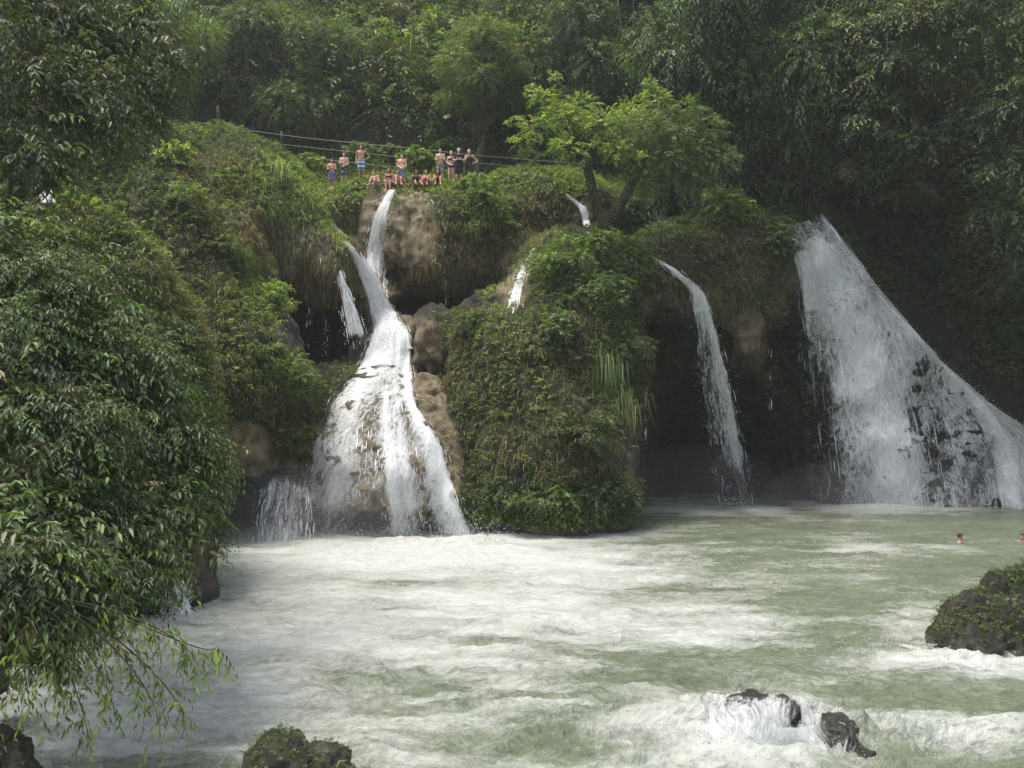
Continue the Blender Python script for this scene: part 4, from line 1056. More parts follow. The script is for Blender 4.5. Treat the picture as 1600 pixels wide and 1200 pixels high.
def waterfall(label, lines, dens, strands, nu=None, off=0.16, layers=2, wr=(0.004, 0.013), lr=(0.12, 0.7), dfix=None, drops=0, spread=0.25, tsm=0, lace=False, group=None, cat='waterfall'):
    nt_ = max(24, int(max(abs(l[-1][1] - l[0][1]) for l in lines) / 4))
    strands = strands // 4
    LN = np.stack([resample(l, nt_) for l in lines])               # nl, nt, 2
    nl = len(lines)
    w = np.mean(np.linalg.norm(LN[-1] - LN[0], axis=1))
    nu = nu or max(5, int(w / 3.5))
    us = np.linspace(0, nl - 1, nu)
    G = np.stack([[np.interp(us, np.arange(nl), LN[:, j, k]) for j in range(nt_)] for k in (0, 1)], -1)   # nt, nu, 2
    G = G.transpose(1, 0, 2)                                        # nu, nt, 2
    D = np.zeros(G.shape[:2])
    for a in range(nu):
        last = None
        for b in range(nt_):
            h, n = cast_px(G[a, b, 0], G[a, b, 1])
            d = h[1] if h is not None else (last if last else 50)
            if dfix is not None: d = min(d, dfix[0] + (dfix[1] - dfix[0]) * b / (nt_ - 1))
            last = d if last is None else min(last + 0.05, d)
            D[a, b] = last
        D[a] = smooth1(D[a], 4)
    for b in range(nt_): D[:, b] = smooth1(D[:, b], 6)
    for a in range(nu): D[a] = smooth1(D[a], tsm)
    D -= off
    base = np.stack([(G[..., 0] - 800) / F * D, D, 6 + (600 - G[..., 1]) / F * D], -1)
    base[..., 2] = np.maximum(base[..., 2], -0.05)
    vlen = np.concatenate([[0], np.cumsum(np.linalg.norm(np.diff(base[nu // 2], axis=0), axis=1))])
    U = np.linspace(0, 1, nu)[:, None] + 0 * G[..., 0]; Tt = np.linspace(0, 1, nt_)[None] + 0 * G[..., 0]
    V, Q, DN, UV, MI, n0 = [], [], [], [], [], 0
    widths = np.linalg.norm(base[-1] - base[0], axis=-1)
    cross = norm(base[-1] - base[0] + 1e-6)
    for k in range(layers):
        ph = rng.uniform(0, 50)
        wob = (0.22 * fbm(np.stack([U * widths[None] * 0.8, Tt * vlen[-1] * 0.16 + ph, 0 * U + ph], -1).reshape(-1, 3), 2, 19 + k).reshape(U.shape) * np.clip(widths[None] / 3, .1, 1) + 0.09 * fbm(np.stack([U * widths[None] * 2.5, Tt * vlen[-1] * 0.5 + ph, 0 * U + ph], -1).reshape(-1, 3), 3, 11 + k).reshape(U.shape))
        v = base.copy(); v[..., 1] -= 0.13 * k + wob; 
        d = dens(U, Tt) - 0.08 * k + 0.13 * fbm(np.stack([U * widths[None] * 0.9 + ph, Tt * vlen[-1] * 0.30, 0 * U + ph], -1).reshape(-1, 3), 2, 29 + k).reshape(U.shape)
        edge = np.minimum(U, 1 - U) * widths[None]
        edn = fbm(np.stack([U * 3, Tt * vlen[-1] * 1.2, 0 * U + ph], -1).reshape(-1, 3), 2, 77).reshape(U.shape)
        d = d - 0.5 * np.clip(1 - edge / (0.10 + 0.06 * widths[None].clip(0, 4) * (1 + edn)), 0, 1)
        uv = np.stack([U * widths[None].clip(0.3, 9) + ph, 0 * U + vlen[None] + ph * 3], -1)
        V.append(v.reshape(-1, 3)); Q.append(gridquads(nu, nt_) + n0); DN.append(d.ravel()); UV.append(uv.reshape(-1, 2)); n0 += nu * nt_
    MI.append(np.zeros(sum(len(q) for q in Q), np.int32))
    # loose strands of water: thin ribbons along the flow
    if strands:
        m = strands * 3
        u = rng.uniform(0, 1, m); t = rng.uniform(0, 1, m)
        keep = rng.uniform(0, 1, m) < np.clip(dens(u, t), 0.03, 1) ** 1.5
        u, t = u[keep][:strands], t[keep][:strands]; m = len(u)
        ln = rng.uniform(*lr, m) / vlen[-1]; wd = rng.uniform(*wr, m)
        offs = -np.abs(rng.normal(0, spread, m)) * (0.3 + 0.7 * t); side = rng.normal(0, 0.05, m)
        rows = []
        for f, wf in ((0, 0.2), (0.35, 1), (0.7, 0.8), (1.0, 0.1)):
            tt = np.clip(t + ln * f, 0, 1)
            a = u * (nu - 1); b = tt * (nt_ - 1)
            a0 = np.minimum(a.astype(int), nu - 2); b0 = np.minimum(b.astype(int), nt_ - 2)
            fa = (a - a0)[:, None]; fb = (b - b0)[:, None]
            p = (base[a0, b0] * (1 - fa) + base[a0 + 1, b0] * fa) * (1 - fb) + (base[a0, b0 + 1] * (1 - fa) + base[a0 + 1, b0 + 1] * fa) * fb
            c = cross[b0]
            p = p + np.array([0, 1, 0]) * offs[:, None] + c * side[:, None]
            rows.append(p - c * (wd * wf)[:, None]); rows.append(p + c * (wd * wf)[:, None])
        R = np.stack(rows, 1)                                       # m, 8, 3
        i = np.arange(m)[:, None] * 8
        q = np.concatenate([i + np.array([[0, 1, 3, 2]]), i + np.array([[2, 3, 5, 4]]), i + np.array([[4, 5, 7, 6]])])
        V.append(R.reshape(-1, 3)); Q.append(q + n0); n0 += m * 8
        DN.append(np.ones(m * 8)); UV.append(np.zeros((m * 8, 2))); MI.append(np.ones(len(q), np.int32))
    T = []
    if drops:
        m = drops
        u = rng.uniform(-0.06, 1.06, m); t = np.sqrt(rng.uniform(0.02, 1, m)); dd = np.clip(dens(np.clip(u, 0, 1), t), 0.1, 1)
        k = rng.uniform(0, 1, m) < dd; u, t = u[k], t[k]; m = len(u)
        a0 = np.clip((u * (nu - 1)).astype(int), 0, nu - 1); b0 = np.clip((t * (nt_ - 1)).astype(int), 0, nt_ - 1)
        p = base[a0, b0] + rng.normal(0, 1, (m, 3)) * np.array([0.10, 0.22, 0.12]); p[:, 1] -= np.abs(rng.normal(0, spread, m)); p[:, 2] = np.maximum(p[:, 2], 0.02)
        s = rng.uniform(0.004, 0.012, m)[:, None, None]
        tet = np.array([[1, 1, 1], [-1, -1, 1], [-1, 1, -1], [1, -1, -1]], float) * np.array([1, 1, 1.7])
        R = p[:, None] + tet[None] * s
        i = np.arange(m)[:, None] * 4
        tr = np.concatenate([i + np.array([f]) for f in ([0, 1, 2], [0, 3, 1], [0, 2, 3], [1, 3, 2])])
        V.append(R.reshape(-1, 3)); T.append(tr + n0); n0 += m * 4
        DN.append(np.ones(m * 4)); UV.append(np.zeros((m * 4, 2)))
    fl = [np.concatenate(Q)] + T
    mi = np.concatenate(MI + ([np.ones(len(T[0]), np.int32)] if T else []))
    o = link('waterfall', make_mesh('waterfall', np.concatenate(V), fl, True, {'dens': np.concatenate(DN)}, np.concatenate(UV), mi), [M_LACE if lace else M_FALL, M_DROP])
    tag(o, label, cat, group)
    return o

bell = lambda u, c, s: np.exp(-((u - c) / s) ** 2)
# main cascade, upper left stream over the crest
waterfall('narrow white stream running down the grassy crest into the left cascade',
    [[(516, 349), (540, 385), (558, 425), (572, 465), (582, 512), (580, 545)], [(527, 351), (562, 388), (590, 430), (610, 470), (637, 508), (650, 545)]],
    lambda u, t: 0.60 + 0.10 * t + 0.05 * bell(u, .5, .2) + 0 * u, 500, off=0.2, drops=500, layers=3, lace=True)
waterfall('white curtain falling straight down beside the tufa bulb under the people',
    [[(604, 298), (580, 340), (570, 390), (571, 440), (582, 500)], [(620, 297), (608, 340), (603, 390), (603, 440), (614, 500)]],
    lambda u, t: 0.63 - 0.14 * t * u + 0.05 * bell(u, .4, .3), 600, off=0.15, drops=500, layers=3)
waterfall('wide white cascade fanning out over the tan rock cone, base in foam',
    [[(588, 488), (580, 515), (560, 566), (510, 622), (482, 690), (474, 760), (470, 800), (466, 846)], [(600, 488), (598, 515), (588, 570), (552, 640), (540, 710), (530, 770), (524, 808), (520, 846)],
     [(612, 488), (614, 515), (612, 570), (600, 640), (598, 710), (602, 770), (606, 808), (608, 846)], [(624, 488), (632, 515), (628, 565), (630, 630), (648, 700), (655, 760), (664, 800), (672, 846)],
     [(624, 500), (642, 522), (644, 565), (648, 625), (694, 690), (706, 735), (722, 790), (745, 842)]],
    lambda u, t: np.clip((0.545 + 0.27 * np.clip(1 - t / 0.42, 0, 1) + 0.34 * bell(u, 0.92, 0.11) + 0.24 * bell(u, 0.5 + 0.08 * t, 0.045) * (t > 0.35) + 0.12 * bell(u, 0.22, 0.08) + 0.12 * bell(u, .66, .06) - 0.05 * bell(u, 0.36, 0.09) * (t > .6) - 0.10 * np.clip((t - .84) / .04, 0, 1) * (u < .8) * (bell(u, .5, .05) < .3)) * np.clip(.8 + t * 4, 0, 1), 0, .98),
    2400, nu=60, off=0.2, drops=1200, spread=0.10, tsm=8, layers=3, lace=True)
waterfall('thin ragged veil dripping from the low ledge at the cascade foot',
    [[(414, 752), (404, 790), (392, 850)], [(432, 740), (428, 790), (422, 850)], [(462, 748), (462, 795), (458, 850)], [(492, 752), (496, 800), (492, 850)]],
    lambda u, t: np.clip(.45 + t * 1.2, 0, .58) - 0.08 * t + 0 * u, 420, off=0.3, drops=400, dfix=(37.6, 36.8))
waterfall('short white spout falling from the brown bulb into the dark cave',
    [[(527, 425), (534, 480), (545, 548)], [(537, 422), (560, 480), (582, 548)]],
    lambda u, t: 0.70 - 0.16 * t - 0.5 * np.clip((t - .75) / .25, 0, 1) + 0 * u, 300, off=0.3, drops=200, dfix=(44.0, 43.6))
waterfall('faint trickle running over the middle of the hanging tufa bulb',
    [[(664, 300), (684, 345), (690, 400), (692, 485)], [(672, 300), (696, 345), (701, 400), (704, 485)]],
    lambda u, t: 0.52 - 0.1 * t + 0 * u, 60, off=0.08, layers=1, drops=60)
waterfall('small white fall sliding down the rock behind the mound',
    [[(832, 386), (804, 430), (783, 492)], [(841, 388), (822, 440), (814, 488)]],
    lambda u, t: 0.66 - 0.4 * np.clip((t - .8) / .2, 0, 1) + 0 * u, 260, off=0.12, drops=80)
waterfall('short white stream just left of the forked tree trunk',
    [[(880, 303), (903, 325), (914, 366)], [(889, 304), (918, 325), (927, 366)]],
    lambda u, t: 0.78 + 0 * u, 140, off=0.12, drops=60)
waterfall('slender fall pouring off the ledge in front of the dark cave',
    [[(1008, 393), (1046, 424), (1078, 455), (1082, 500), (1088, 600), (1104, 700), (1120, 795)], [(1012, 397), (1058, 420), (1102, 456), (1122, 510), (1146, 600), (1166, 700), (1182, 795)]],
    lambda u, t: np.where(t < 0.3, 0.74, 0.56 - 0.14 * (t - .3) / .7 + 0.10 * bell(u, .75, .2)) + 0 * u, 900, off=0.25, drops=1400, spread=0.2)
waterfall('broad shaded waterfall spreading like a fan at the right, its foot on the pool',
    [[(1222, 362), (1243, 430), (1250, 520), (1258, 640), (1270, 796)], [(1240, 350), (1272, 420), (1298, 520), (1318, 640), (1340, 796)],
     [(1260, 345), (1310, 430), (1360, 530), (1394, 640), (1418, 796)], [(1272, 340), (1345, 445), (1425, 550), (1462, 650), (1492, 796)],
     [(1282, 335), (1372, 462), (1450, 545), (1530, 625), (1568, 690), (1584, 796)], [(1288, 332), (1400, 488), (1480, 578), (1560, 640), (1640, 688), (1690, 796)]],
    lambda u, t: np.clip(0.57 + 0.22 * np.clip(1 - t / 0.6, 0, 1) + 0.12 * bell(u, 0.36, 0.10) - 0.03 * np.clip((u - 0.45) / 0.1, 0, 1) * (t > .5) + 0.16 * bell(u, .80, .03) + 0.05 * np.clip((u - .6) / .2, 0, 1) - 0.1 * bell(u, .08, .08) * (t > .3), 0, 1.05) * np.clip(0.62 + t * 2.6, 0, 1),
    2400, nu=90, off=0.14, layers=3, lace=True, drops=6000, spread=0.2, lr=(0.4, 1.9), wr=(.003, .009))
waterfall('tiny white spout beside the leafy rock at the left bank',
    [[(262, 915), (256, 958)], [(276, 905), (284, 958)], [(286, 902), (305, 957)]],
    lambda u, t: 0.55 + 0.3 * (u > .5), 200, off=0.2, drops=150, dfix=(25.6, 25.2))
waterfall('patch of white water showing through leaves on the far left slope',
    [[(36, 278), (60, 300), (66, 318)], [(62, 283), (86, 300), (92, 318)]], lambda u, t: 0.8 + 0 * u, 120, off=0.5, drops=60)
waterfall('small white rill among grass above the ledge, right of the forked tree',
    [[(1022, 338), (1016, 350)], [(1040, 334), (1054, 352)]], lambda u, t: 0.75 + 0 * u, 60, off=0.3, layers=1)
waterfall('little white rill in the grass near the three standing men',
    [[(462, 280), (474, 298)], [(474, 278), (486, 296)]], lambda u, t: 0.8 + 0 * u, 50, off=0.3, layers=1)
for px, y0, y1, d0, lab in ((447, 395, 520, 44.6, 'thin drip line at the left end of the upper cave'), (482, 405, 570, 44.3, 'long thin drip line in the middle of the upper cave'), (508, 440, 560, 44.2, 'short thin drip line next to the white spout in the cave'),
                            (1203, 540, 690, 46.5, 'single thin drip line right of the pointed tufa tip'), (1010, 600, 700, 43.5, 'thin drip line beside the overgrown mound at the cave mouth')):
    waterfall(lab, [[(px - 2.5, y0), (px - 3, y1)], [(px + 2.5, y0), (px + 4, y1)]], lambda u, t: 0.55 - .12 * t + 0 * u, 40, nu=5, layers=1, off=0, dfix=(d0, d0), drops=90, spread=0.04, cat='drip')
print('water', round(time.time() - T0, 1))
# ------------------------------------------------------------------ boulders in the river
class Field:
    """small signed-distance grid for one figure, garment or rock"""
    def __init__(s, lo, hi, h):
        s.h = h; s.org = np.asarray(lo, float) - 2 * h
        n = np.ceil((np.asarray(hi) - s.org) / h).astype(int) + 3
        s.ax = [s.org[k] + h * np.arange(n[k]) for k in range(3)]
        s.S = np.full(n, 9.0, np.float32)
    def _sub(s, lo, hi, m):
        sl = tuple(slice(max(0, int((lo[k] - m - s.org[k]) / s.h)), max(1, int((hi[k] + m - s.org[k]) / s.h) + 2)) for k in range(3))
        g = [s.ax[k][sl[k]].reshape([-1 if q == k else 1 for q in range(3)]) for k in range(3)]
        return sl, g
    def _put(s, sl, d, k, cut=False):
        if cut: s.S[sl] = -smin(-s.S[sl], d, k)
        else: s.S[sl] = smin(s.S[sl], d, k)
    def cap(s, a, b, r1, r2, k=0.03):
        a = np.asarray(a, float); b = np.asarray(b, float)
        sl, g = s._sub(np.minimum(a, b) - max(r1, r2), np.maximum(a, b) + max(r1, r2), 0.08 if s.h < .03 else 0.6)
        ba = b - a; dx = [g[i] - a[i] for i in range(3)]
        t = np.clip((dx[0] * ba[0] + dx[1] * ba[1] + dx[2] * ba[2]) / max(ba @ ba, 1e-9), 0, 1)
        s._put(sl, np.sqrt((dx[0] - ba[0] * t) ** 2 + (dx[1] - ba[1] * t) ** 2 + (dx[2] - ba[2] * t) ** 2) - (r1 + (r2 - r1) * t), k)
    def ell(s, c, r, k=0.03, cut=False):
        c = np.asarray(c, float); r = np.asarray(r, float)
        sl, g = s._sub(c - r, c + r, 0.08 if s.h < .03 else 0.6)
        dx = [g[i] - c[i] for i in range(3)]
        k0 = np.sqrt(sum((dx[i] / r[i]) ** 2 for i in range(3))) + 1e-6
        k1 = np.sqrt(sum((dx[i] / r[i] ** 2) ** 2 for i in range(3))) + 1e-6
        s._put(sl, k0 * (k0 - 1) / k1, k, cut)
    def plane(s, p, n):
        """keep only the side the normal points to"""
        n = norm(np.asarray(n, float))
        d = sum(n[i] * (s.ax[i].reshape([-1 if q == i else 1 for q in range(3)]) - p[i]) for i in range(3))
        s.S = np.maximum(s.S, -d).astype(np.float32)
    def mesh(s, name, attrs=None, noise_f=None):
        S = s.S
        S[0] = S[-1] = 1; S[:, 0] = S[:, -1] = 1; S[:, :, 0] = S[:, :, -1] = 1
        V, Q = surface_nets(S, s.org, s.h)
        vn = vert_normals(V, Q)
        c = V.mean(0)
        if np.einsum('ij,ij->i', vn, V - c).sum() < 0: Q = Q[:, ::-1]; vn = -vn
        if noise_f is not None:
            V = V + vn * noise_f(V)[:, None]
            vn = vert_normals(V, Q)
        return V, Q, vn

def boulder(label, ells, h=0.06, moss=0, veg=0.3, warm=.4, mcols=(OL, MD, MG), mleaf=.06, wet_shade=.55, rough=1.0):
    E = np.array([(*c, *r) for c, r in ells]); base = np.array([E[0, 0], E[0, 1], 0.0])
    f = Field((E[:, :3] - E[:, 3:]).min(0) - .3, (E[:, :3] + E[:, 3:]).max(0) + .3, h)
    for c, r in ells: f.ell(c, r, 0.07)
    V, Q, vn = f.mesh('b', noise_f=lambda v: rough * (0.22 * fbm(v * 1.7, 3, 3) - 0.22 * np.abs(fbm(v * np.array([4.2, 4.2, 2.6]), 3, 8)) + 0.07 + 0.05 * fbm(v * 9, 3, 5, .6)))
    vv = np.clip(veg + 0.5 * vn[:, 2] + 0.4 * fbm(V * 1.5, 2, 14), 0, 1) * (V[:, 2] > 0.12)
    o = link('boulder', make_mesh('boulder', V - base, [Q], True, {'veg': vv, 'warm': np.full(len(V), warm), 'wet_shade': np.full(len(V), wet_shade)}), M_BOULDER, loc=base)
    tag(o, label, 'boulder')
    if moss:
        w = np.clip(vv - .3, 0, 1) * (V[:, 2] > .25); w /= w.sum()
        i = rng.choice(len(V), moss, p=w); a = Acc()
        sprays(a, V[i] - base, norm(vn[i] + np.array([0, 0, .4]) + rng.normal(0, .4, (moss, 3))), mleaf * 2.6, 6, mleaf, .4, list(mcols), [2, 2, 1.5], .5)
        link('plants', a.mesh('plants'), M_LEAF, o)
    return o
boulder('large mossy boulder standing in white water at the right edge', [((10.55, 22.0, .3), (.72, .9, .84)), ((11.0, 21.7, .4), (.6, .7, .75)), ((12.15, 22.6, .4), (1.2, 1.3, 1.15)), ((9.85, 21.6, .05), (.3, .4, .36)), ((10.6, 21.4, .1), (1.0, .7, .6)), ((12.8, 22.9, .7), (1.2, 1.1, 1.05))], moss=1300, veg=.32, warm=.35, rough=1.5, wet_shade=.7)
boulder('brown mossy boulder at the bottom edge with grass at its foot', [((-3.2, 13.4, .3), (.45, .6, .78)), ((-2.62, 13.5, .2), (.42, .5, .68)), ((-2.2, 13.1, .1), (.4, .4, .5))], .045, moss=500, veg=.35, warm=.5, mcols=(MG, OL, MD), mleaf=.04)
boulder('dark reddish boulder in the bottom left corner', [((-6.85, 12.6, .4), (.6, .7, 1.0)), ((-6.2, 12.4, 0), (.4, .5, .5))], .045, moss=200, veg=.0, warm=.4, mleaf=.04)
wet_rock = boulder('low dark soaked rock with white water pouring over it near the bottom right', [((4.05, 15.95, .20), (.80, .5, .56)), ((4.55, 15.85, .34), (.42, .36, .46)), ((5.2, 15.6, .10), (.5, .38, .46)), ((5.62, 15.3, -.12), (.42, .3, .34)), ((3.3, 15.9, -.05), (.6, .45, .4))], .035, veg=-.6, warm=.0, wet_shade=.75, rough=1.0)
wf = Field((2.4, 14.7, -.7), (6.4, 16.8, 1.2), .035)
for c_, r_ in (((4.0, 15.93, .18), (.95, .6, .60)), ((4.55, 15.82, .32), (.52, .46, .50)), ((5.15, 15.6, .08), (.56, .45, .46)), ((3.25, 15.9, -.05), (.7, .5, .44))): wf.ell(c_, r_, .25)
rv, rq, rn = wf.mesh('w', noise_f=lambda v: .07 * fbm(v * 1.8, 2, 5) + .035 * fbm(v * np.array([4, 4, 2.5]), 3, 6)); nv_ = len(rv); wv_ = rv; rv = rv - np.array(wet_rock.location)
VV, QQ, DD, UU = [], [], [], []
for k in range(3):
    nn_ = fbm(wv_ * 2.2 + 7 * k, 3, 201 + k)
    VV.append(rv + rn * (.03 * k + .05 * nn_)[:, None]); QQ.append(rq + k * nv_)
    DD.append(.60 - .05 * k + .2 * fbm(wv_ * 1.1 + 3 * k, 2, 211) - .26 * np.clip((wv_[:, 0] - 4.75) / .4, 0, 1) - .18 * np.exp(-((wv_[:, 0] - 4.5) / .2) ** 2) * (wv_[:, 2] > .5))
    UU.append(np.stack([wv_[:, 0] * 1.5 + 5 * k + .3 * fbm(wv_ * 2, 2, 231), (wv_[:, 1] - wv_[:, 2]) * 3.6], 1))
wash = link('white_water', make_mesh('white_water', np.concatenate(VV), [np.concatenate(QQ)], True, {'dens': np.concatenate(DD)}, np.concatenate(UU)), M_LACE, loc=wet_rock.location)
tag(wash, 'white water pouring over the low soaked rock near the bottom right', 'white water', kind='structure')
shrub(1588, 912, .36, .055, [MD, DK, MG], [2, 1, 1], 'little dark bush on top of the mossy boulder at the right edge', 150, d=22.3)
a = Acc(); n_ = 500
q = rng.normal(0, 1, (n_, 3)) * np.array([.42, .2, .05])
blades(a, q, norm(np.array([0, -.2, 1]) + rng.normal(0, .45, (n_, 3))), rng.uniform(.1, .28, n_), rng.uniform(.008, .02, n_), tint_mix(n_, [MG, LT, YL], [2, 2, 1]), .8)
o = link('grass_clump', a.mesh('grass_clump'), M_GRASS, loc=(-2.35, 12.75, .62)); tag(o, 'short green grass beside the brown boulder at the bottom edge', 'grass clump')
boulder('low grassy stone just in front of the brown boulder', [((-2.35, 12.8, .1), (.75, .5, .55))], .05, veg=.6)

# ------------------------------------------------------------------ spray thrown up by the water
acc = Acc()
def spray_at(c, r, n, s0, s1):
    p = np.asarray(c) + rng.normal(0, 1, (n, 3)) * np.asarray(r); p[:, 2] = np.abs(p[:, 2])
    s = rng.uniform(s0, s1, n)[:, None, None] * (rng.uniform(.3, 1, (n, 1, 1)))
    tet = np.array([[1, 1, 1], [-1, -1, 1], [-1, 1, -1], [1, -1, -1]], float)
    R = p[:, None] + tet * s; i = np.arange(n)[:, None] * 4
    acc.add(R.reshape(-1, 3), np.concatenate([i + np.array([f]) for f in ([0, 1, 2], [0, 3, 1], [0, 2, 3], [1, 3, 2])]))
spray_at((3.9, 15.9, .3), (.8, .4, .16), 1500, .004, .012)
spray_at((4.8, 15.5, .12), (.7, .35, .14), 900, .004, .011)
spray_at((7.6, 16.0, .15), (1.4, .3, .16), 900, .004, .011)
spray_at((9.3, 21.1, .1), (1.6, .4, .16), 600, .005, .014)
spray_at((-5.6, 36.6, .05), (2.6, .3, .35), 1600, .004, .013)
spray_at((-1.6, 36.9, .05), (.8, .3, .35), 1400, .004, .013)
spray_at(P(612, 500, 45.6), (.6, .5, .2), 700, .004, .012)
spray_at((18.6, 47.6, .05), (1.9, .3, .35), 2500, .005, .015)
spray_at((11.0, 45.2, .05), (.6, .3, .25), 600, .005, .014)
o = link('spray', acc.mesh('spray'), M_DROP); tag(o, 'white droplets of spray thrown up where the water hits rocks and the pool', 'spray', kind='stuff')

# ------------------------------------------------------------------ people
SKINS = {}
def skin(name, c):
    if name not in SKINS: SKINS[name] = plain('skin_' + name, c, .5, .08, 14, .35)
    return SKINS[name]
S_PALE = ('pale', (.52, .33, .24)); S_TAN = ('tan', (.42, .23, .14)); S_RED = ('ruddy', (.46, .24, .17)); S_DARK = ('brown', (.30, .16, .10))
HAIRC = {k: plain('hair_' + k, c, .6, .3, 30) for k, c in (('dark', (.025, .018, .013)), ('brown', (.07, .04, .025)), ('blond', (.42, .31, .17)))}
CL = {'violet': pattern_cloth('violet_check_cloth', (.09, .08, .18), (.22, .20, .33), 16), 'navy': pattern_cloth('navy_print_cloth', (.02, .03, .075), (.30, .34, .42), 14, False, .58),
      'stripe': pattern_cloth('blue_white_stripe_cloth', (.10, .17, .27), (.60, .62, .64), 1.6, 'Z', .66), 'slate': plain('slate_blue_cloth', (.15, .20, .25), .85), 'black': plain('black_cloth', (.012, .012, .015), .85),
      'greyprint': pattern_cloth('grey_print_cloth', (.06, .06, .07), (.42, .40, .37), 18, False, .5), 'charcoal': plain('charcoal_cloth', (.03, .035, .045), .85), 'maroon': plain('maroon_cloth', (.09, .02, .02), .8)}

ARMS = {'down': ((.235, .03, 1.13), (.25, -.05, .88)), 'folded': ((.235, -.06, 1.15), (-.04, -.21, 1.18)), 'clasp': ((.23, -.03, 1.14), (.035, -.20, 1.00)), 'hip': ((.41, .07, 1.19), (.19, -.03, 1.03)),
        'chin': ((.20, -.14, 1.14), (.04, -.20, 1.36)), 'knee': ((.27, -.18, 1.17), (.17, -.40, 1.30)), 'back': ((.27, .12, 1.15), (.27, .26, .86)), 'lap': ((.25, -.04, 1.12), (.09, -.24, .98))}
LEGS = {'stand': ((.105, -.015, .50), (.12, .03, .085)), 'knees': ((.13, -.40, 1.28), (.13, -.56, .90)), 'dangle': ((.11, -.43, .97), (.11, -.50, .52)), 'stretch': ((.13, -.42, 1.10), (.16, -.80, .87)), 'cross': ((.32, -.24, .98), (-.05, -.34, .90))}

def person(px, d, label, pose='stand', arms=('down', 'down'), sk=S_TAN, hair=('dark', 'short'), wear=(), s=1.0, rz=0.0, lean=0.0, py=None, z=None, head_turn=0.0, female=False, group='bathers on the cliff top'):
    sit = pose != 'stand'; dz = .83 if sit else 0.0
    x = (px - 800) / F * d
    if z is None:
        py = FEET.get(px, 293 if sit else 284)
        c = [(abs(pix(np.array([(px - 800) / F * q, q, ground_z((px - 800) / F * q, q)]))[1] - py) + 1.0 * abs(q - d), q) for q in np.arange(47.2, 54.5, .1)]
        d = min(c)[1]; x = (px - 800) / F * d; z = ground_z(x, d)
    root = empty('person', (x, d, z), label, 'person', group, rz, (s, s, s))
    def lp_(p):     # lean the upper body about the pelvis, then drop seated figures
        p = np.array(p, float)
        if p[2] > .97 and lean:
            y, zz = p[1], p[2] - .95
            p[1] = y * math.cos(lean) - zz * math.sin(lean); p[2] = .95 + y * math.sin(lean) + zz * math.cos(lean)
        return p - np.array([0, 0, dz])
    shw = .165 if female else .185
    J = {}
    for nm, sg in (('l', 1), ('r', -1)):
        A = ARMS[arms[0 if sg > 0 else 1]]; Lg = LEGS[pose]
        J['sh' + nm] = lp_((sg * shw, .0, 1.415)); J['el' + nm] = lp_((sg * A[0][0], *A[0][1:])); J['wr' + nm] = lp_((sg * A[1][0], A[1][1] - (.02 if sg > 0 and arms[0] == 'folded' else 0), A[1][2] + (.035 if sg > 0 and arms[0] == 'folded' else 0)))
        J['hip' + nm] = np.array((sg * .09, 0, .92 - dz)); J['kn' + nm] = np.array((sg * Lg[0][0], Lg[0][1], Lg[0][2] - dz)); J['an' + nm] = np.array((sg * Lg[1][0], Lg[1][1], Lg[1][2] - dz))
    J['head'] = lp_((0, -.025, 1.63)); J['neck'] = lp_((0, .0, 1.49)); J['chest'] = lp_((0, 0, 1.34)); J['waist'] = lp_((0, 0, 1.10)); J['pel'] = np.array((0, 0, .95 - dz))
    pts = np.array(list(J.values())); lo, hi = pts.min(0) - .22, pts.max(0) + .24
    f = Field(lo, hi, .0125)
    bx = np.array([1.0, 0, 0])
    tw = .9 if female else 1.0
    for sg in (-1, 1):
        f.cap(J['chest'] + bx * .075 * sg * tw, J['waist'] + bx * .052 * sg * tw, .10, .085, .06)
        f.cap(J['waist'] + bx * .052 * sg * tw, J['pel'] + bx * .075 * sg, .085, .105, .06)
    f.cap(J['shl'], J['shr'], .058, .058, .06); f.cap(J['chest'], J['neck'], .08, .055, .05); f.cap(J['neck'], J['head'], .053, .055, .03)
    if female:
        for sg in (-1, 1): f.ell(J['chest'] + np.array([sg * .075, -.10, -.03]), (.055, .05, .055), .04)
    for nm in 'lr':
        sg = 1 if nm == 'l' else -1
        f.cap(J['sh' + nm], J['el' + nm], .052 * tw, .038, .03); f.cap(J['el' + nm], J['wr' + nm], .040, .026, .02)
        f.cap(J['hip' + nm], J['kn' + nm], .092, .058, .05); f.cap(J['kn' + nm], J['an' + nm], .057, .036, .03)
        calf = J['kn' + nm] * .7 + J['an' + nm] * .3 + np.array([0, .02, 0]); f.ell(calf, (.052, .052, .08), .04)
        foot = np.array([sg * .03, -.17, -.05]) if pose != 'dangle' else np.array([sg * .02, -.13, -.11])
        f.cap(J['an' + nm], J['an' + nm] + foot, .042, .028, .03); f.cap(J['an' + nm], J['an' + nm] + np.array([0, .04, -.045]), .036, .032, .02)
        # hand: palm, four fingers of different lengths, thumb from the side of the palm
        fd = norm(J['wr' + nm] - J['el' + nm]); across = norm(np.cross(fd, np.array([0, 1, .2]))); pn = np.cross(fd, across)
        pc = J['wr' + nm] + fd * .075
        f.cap(J['wr' + nm] + fd * .02 + across * .012, pc + across * .022, .022, .018, .015); f.cap(J['wr' + nm] + fd * .02 - across * .012, pc - across * .022, .022, .018, .015)
        for q, (o_, l_) in enumerate(((-.033, .058), (-.011, .072), (.011, .078), (.033, .068))):
            k0 = pc + across * o_; k1 = k0 + norm(fd + across * o_ * 4 + pn * .15) * l_ * .55; k2 = k1 + norm(fd + pn * .7) * l_ * .5
            f.cap(k0, k1, .0095, .009, .006); f.cap(k1, k2, .009, .008, .004)
        th = J['wr' + nm] + fd * .03 + across * .028; t1 = th + norm(fd * .7 + across * .8) * .035; t2 = t1 + norm(fd + across * .25) * .03
        f.cap(th, t1, .013, .011, .01); f.cap(t1, t2, .011, .009, .004)
    hd = J['head']; ht = head_turn
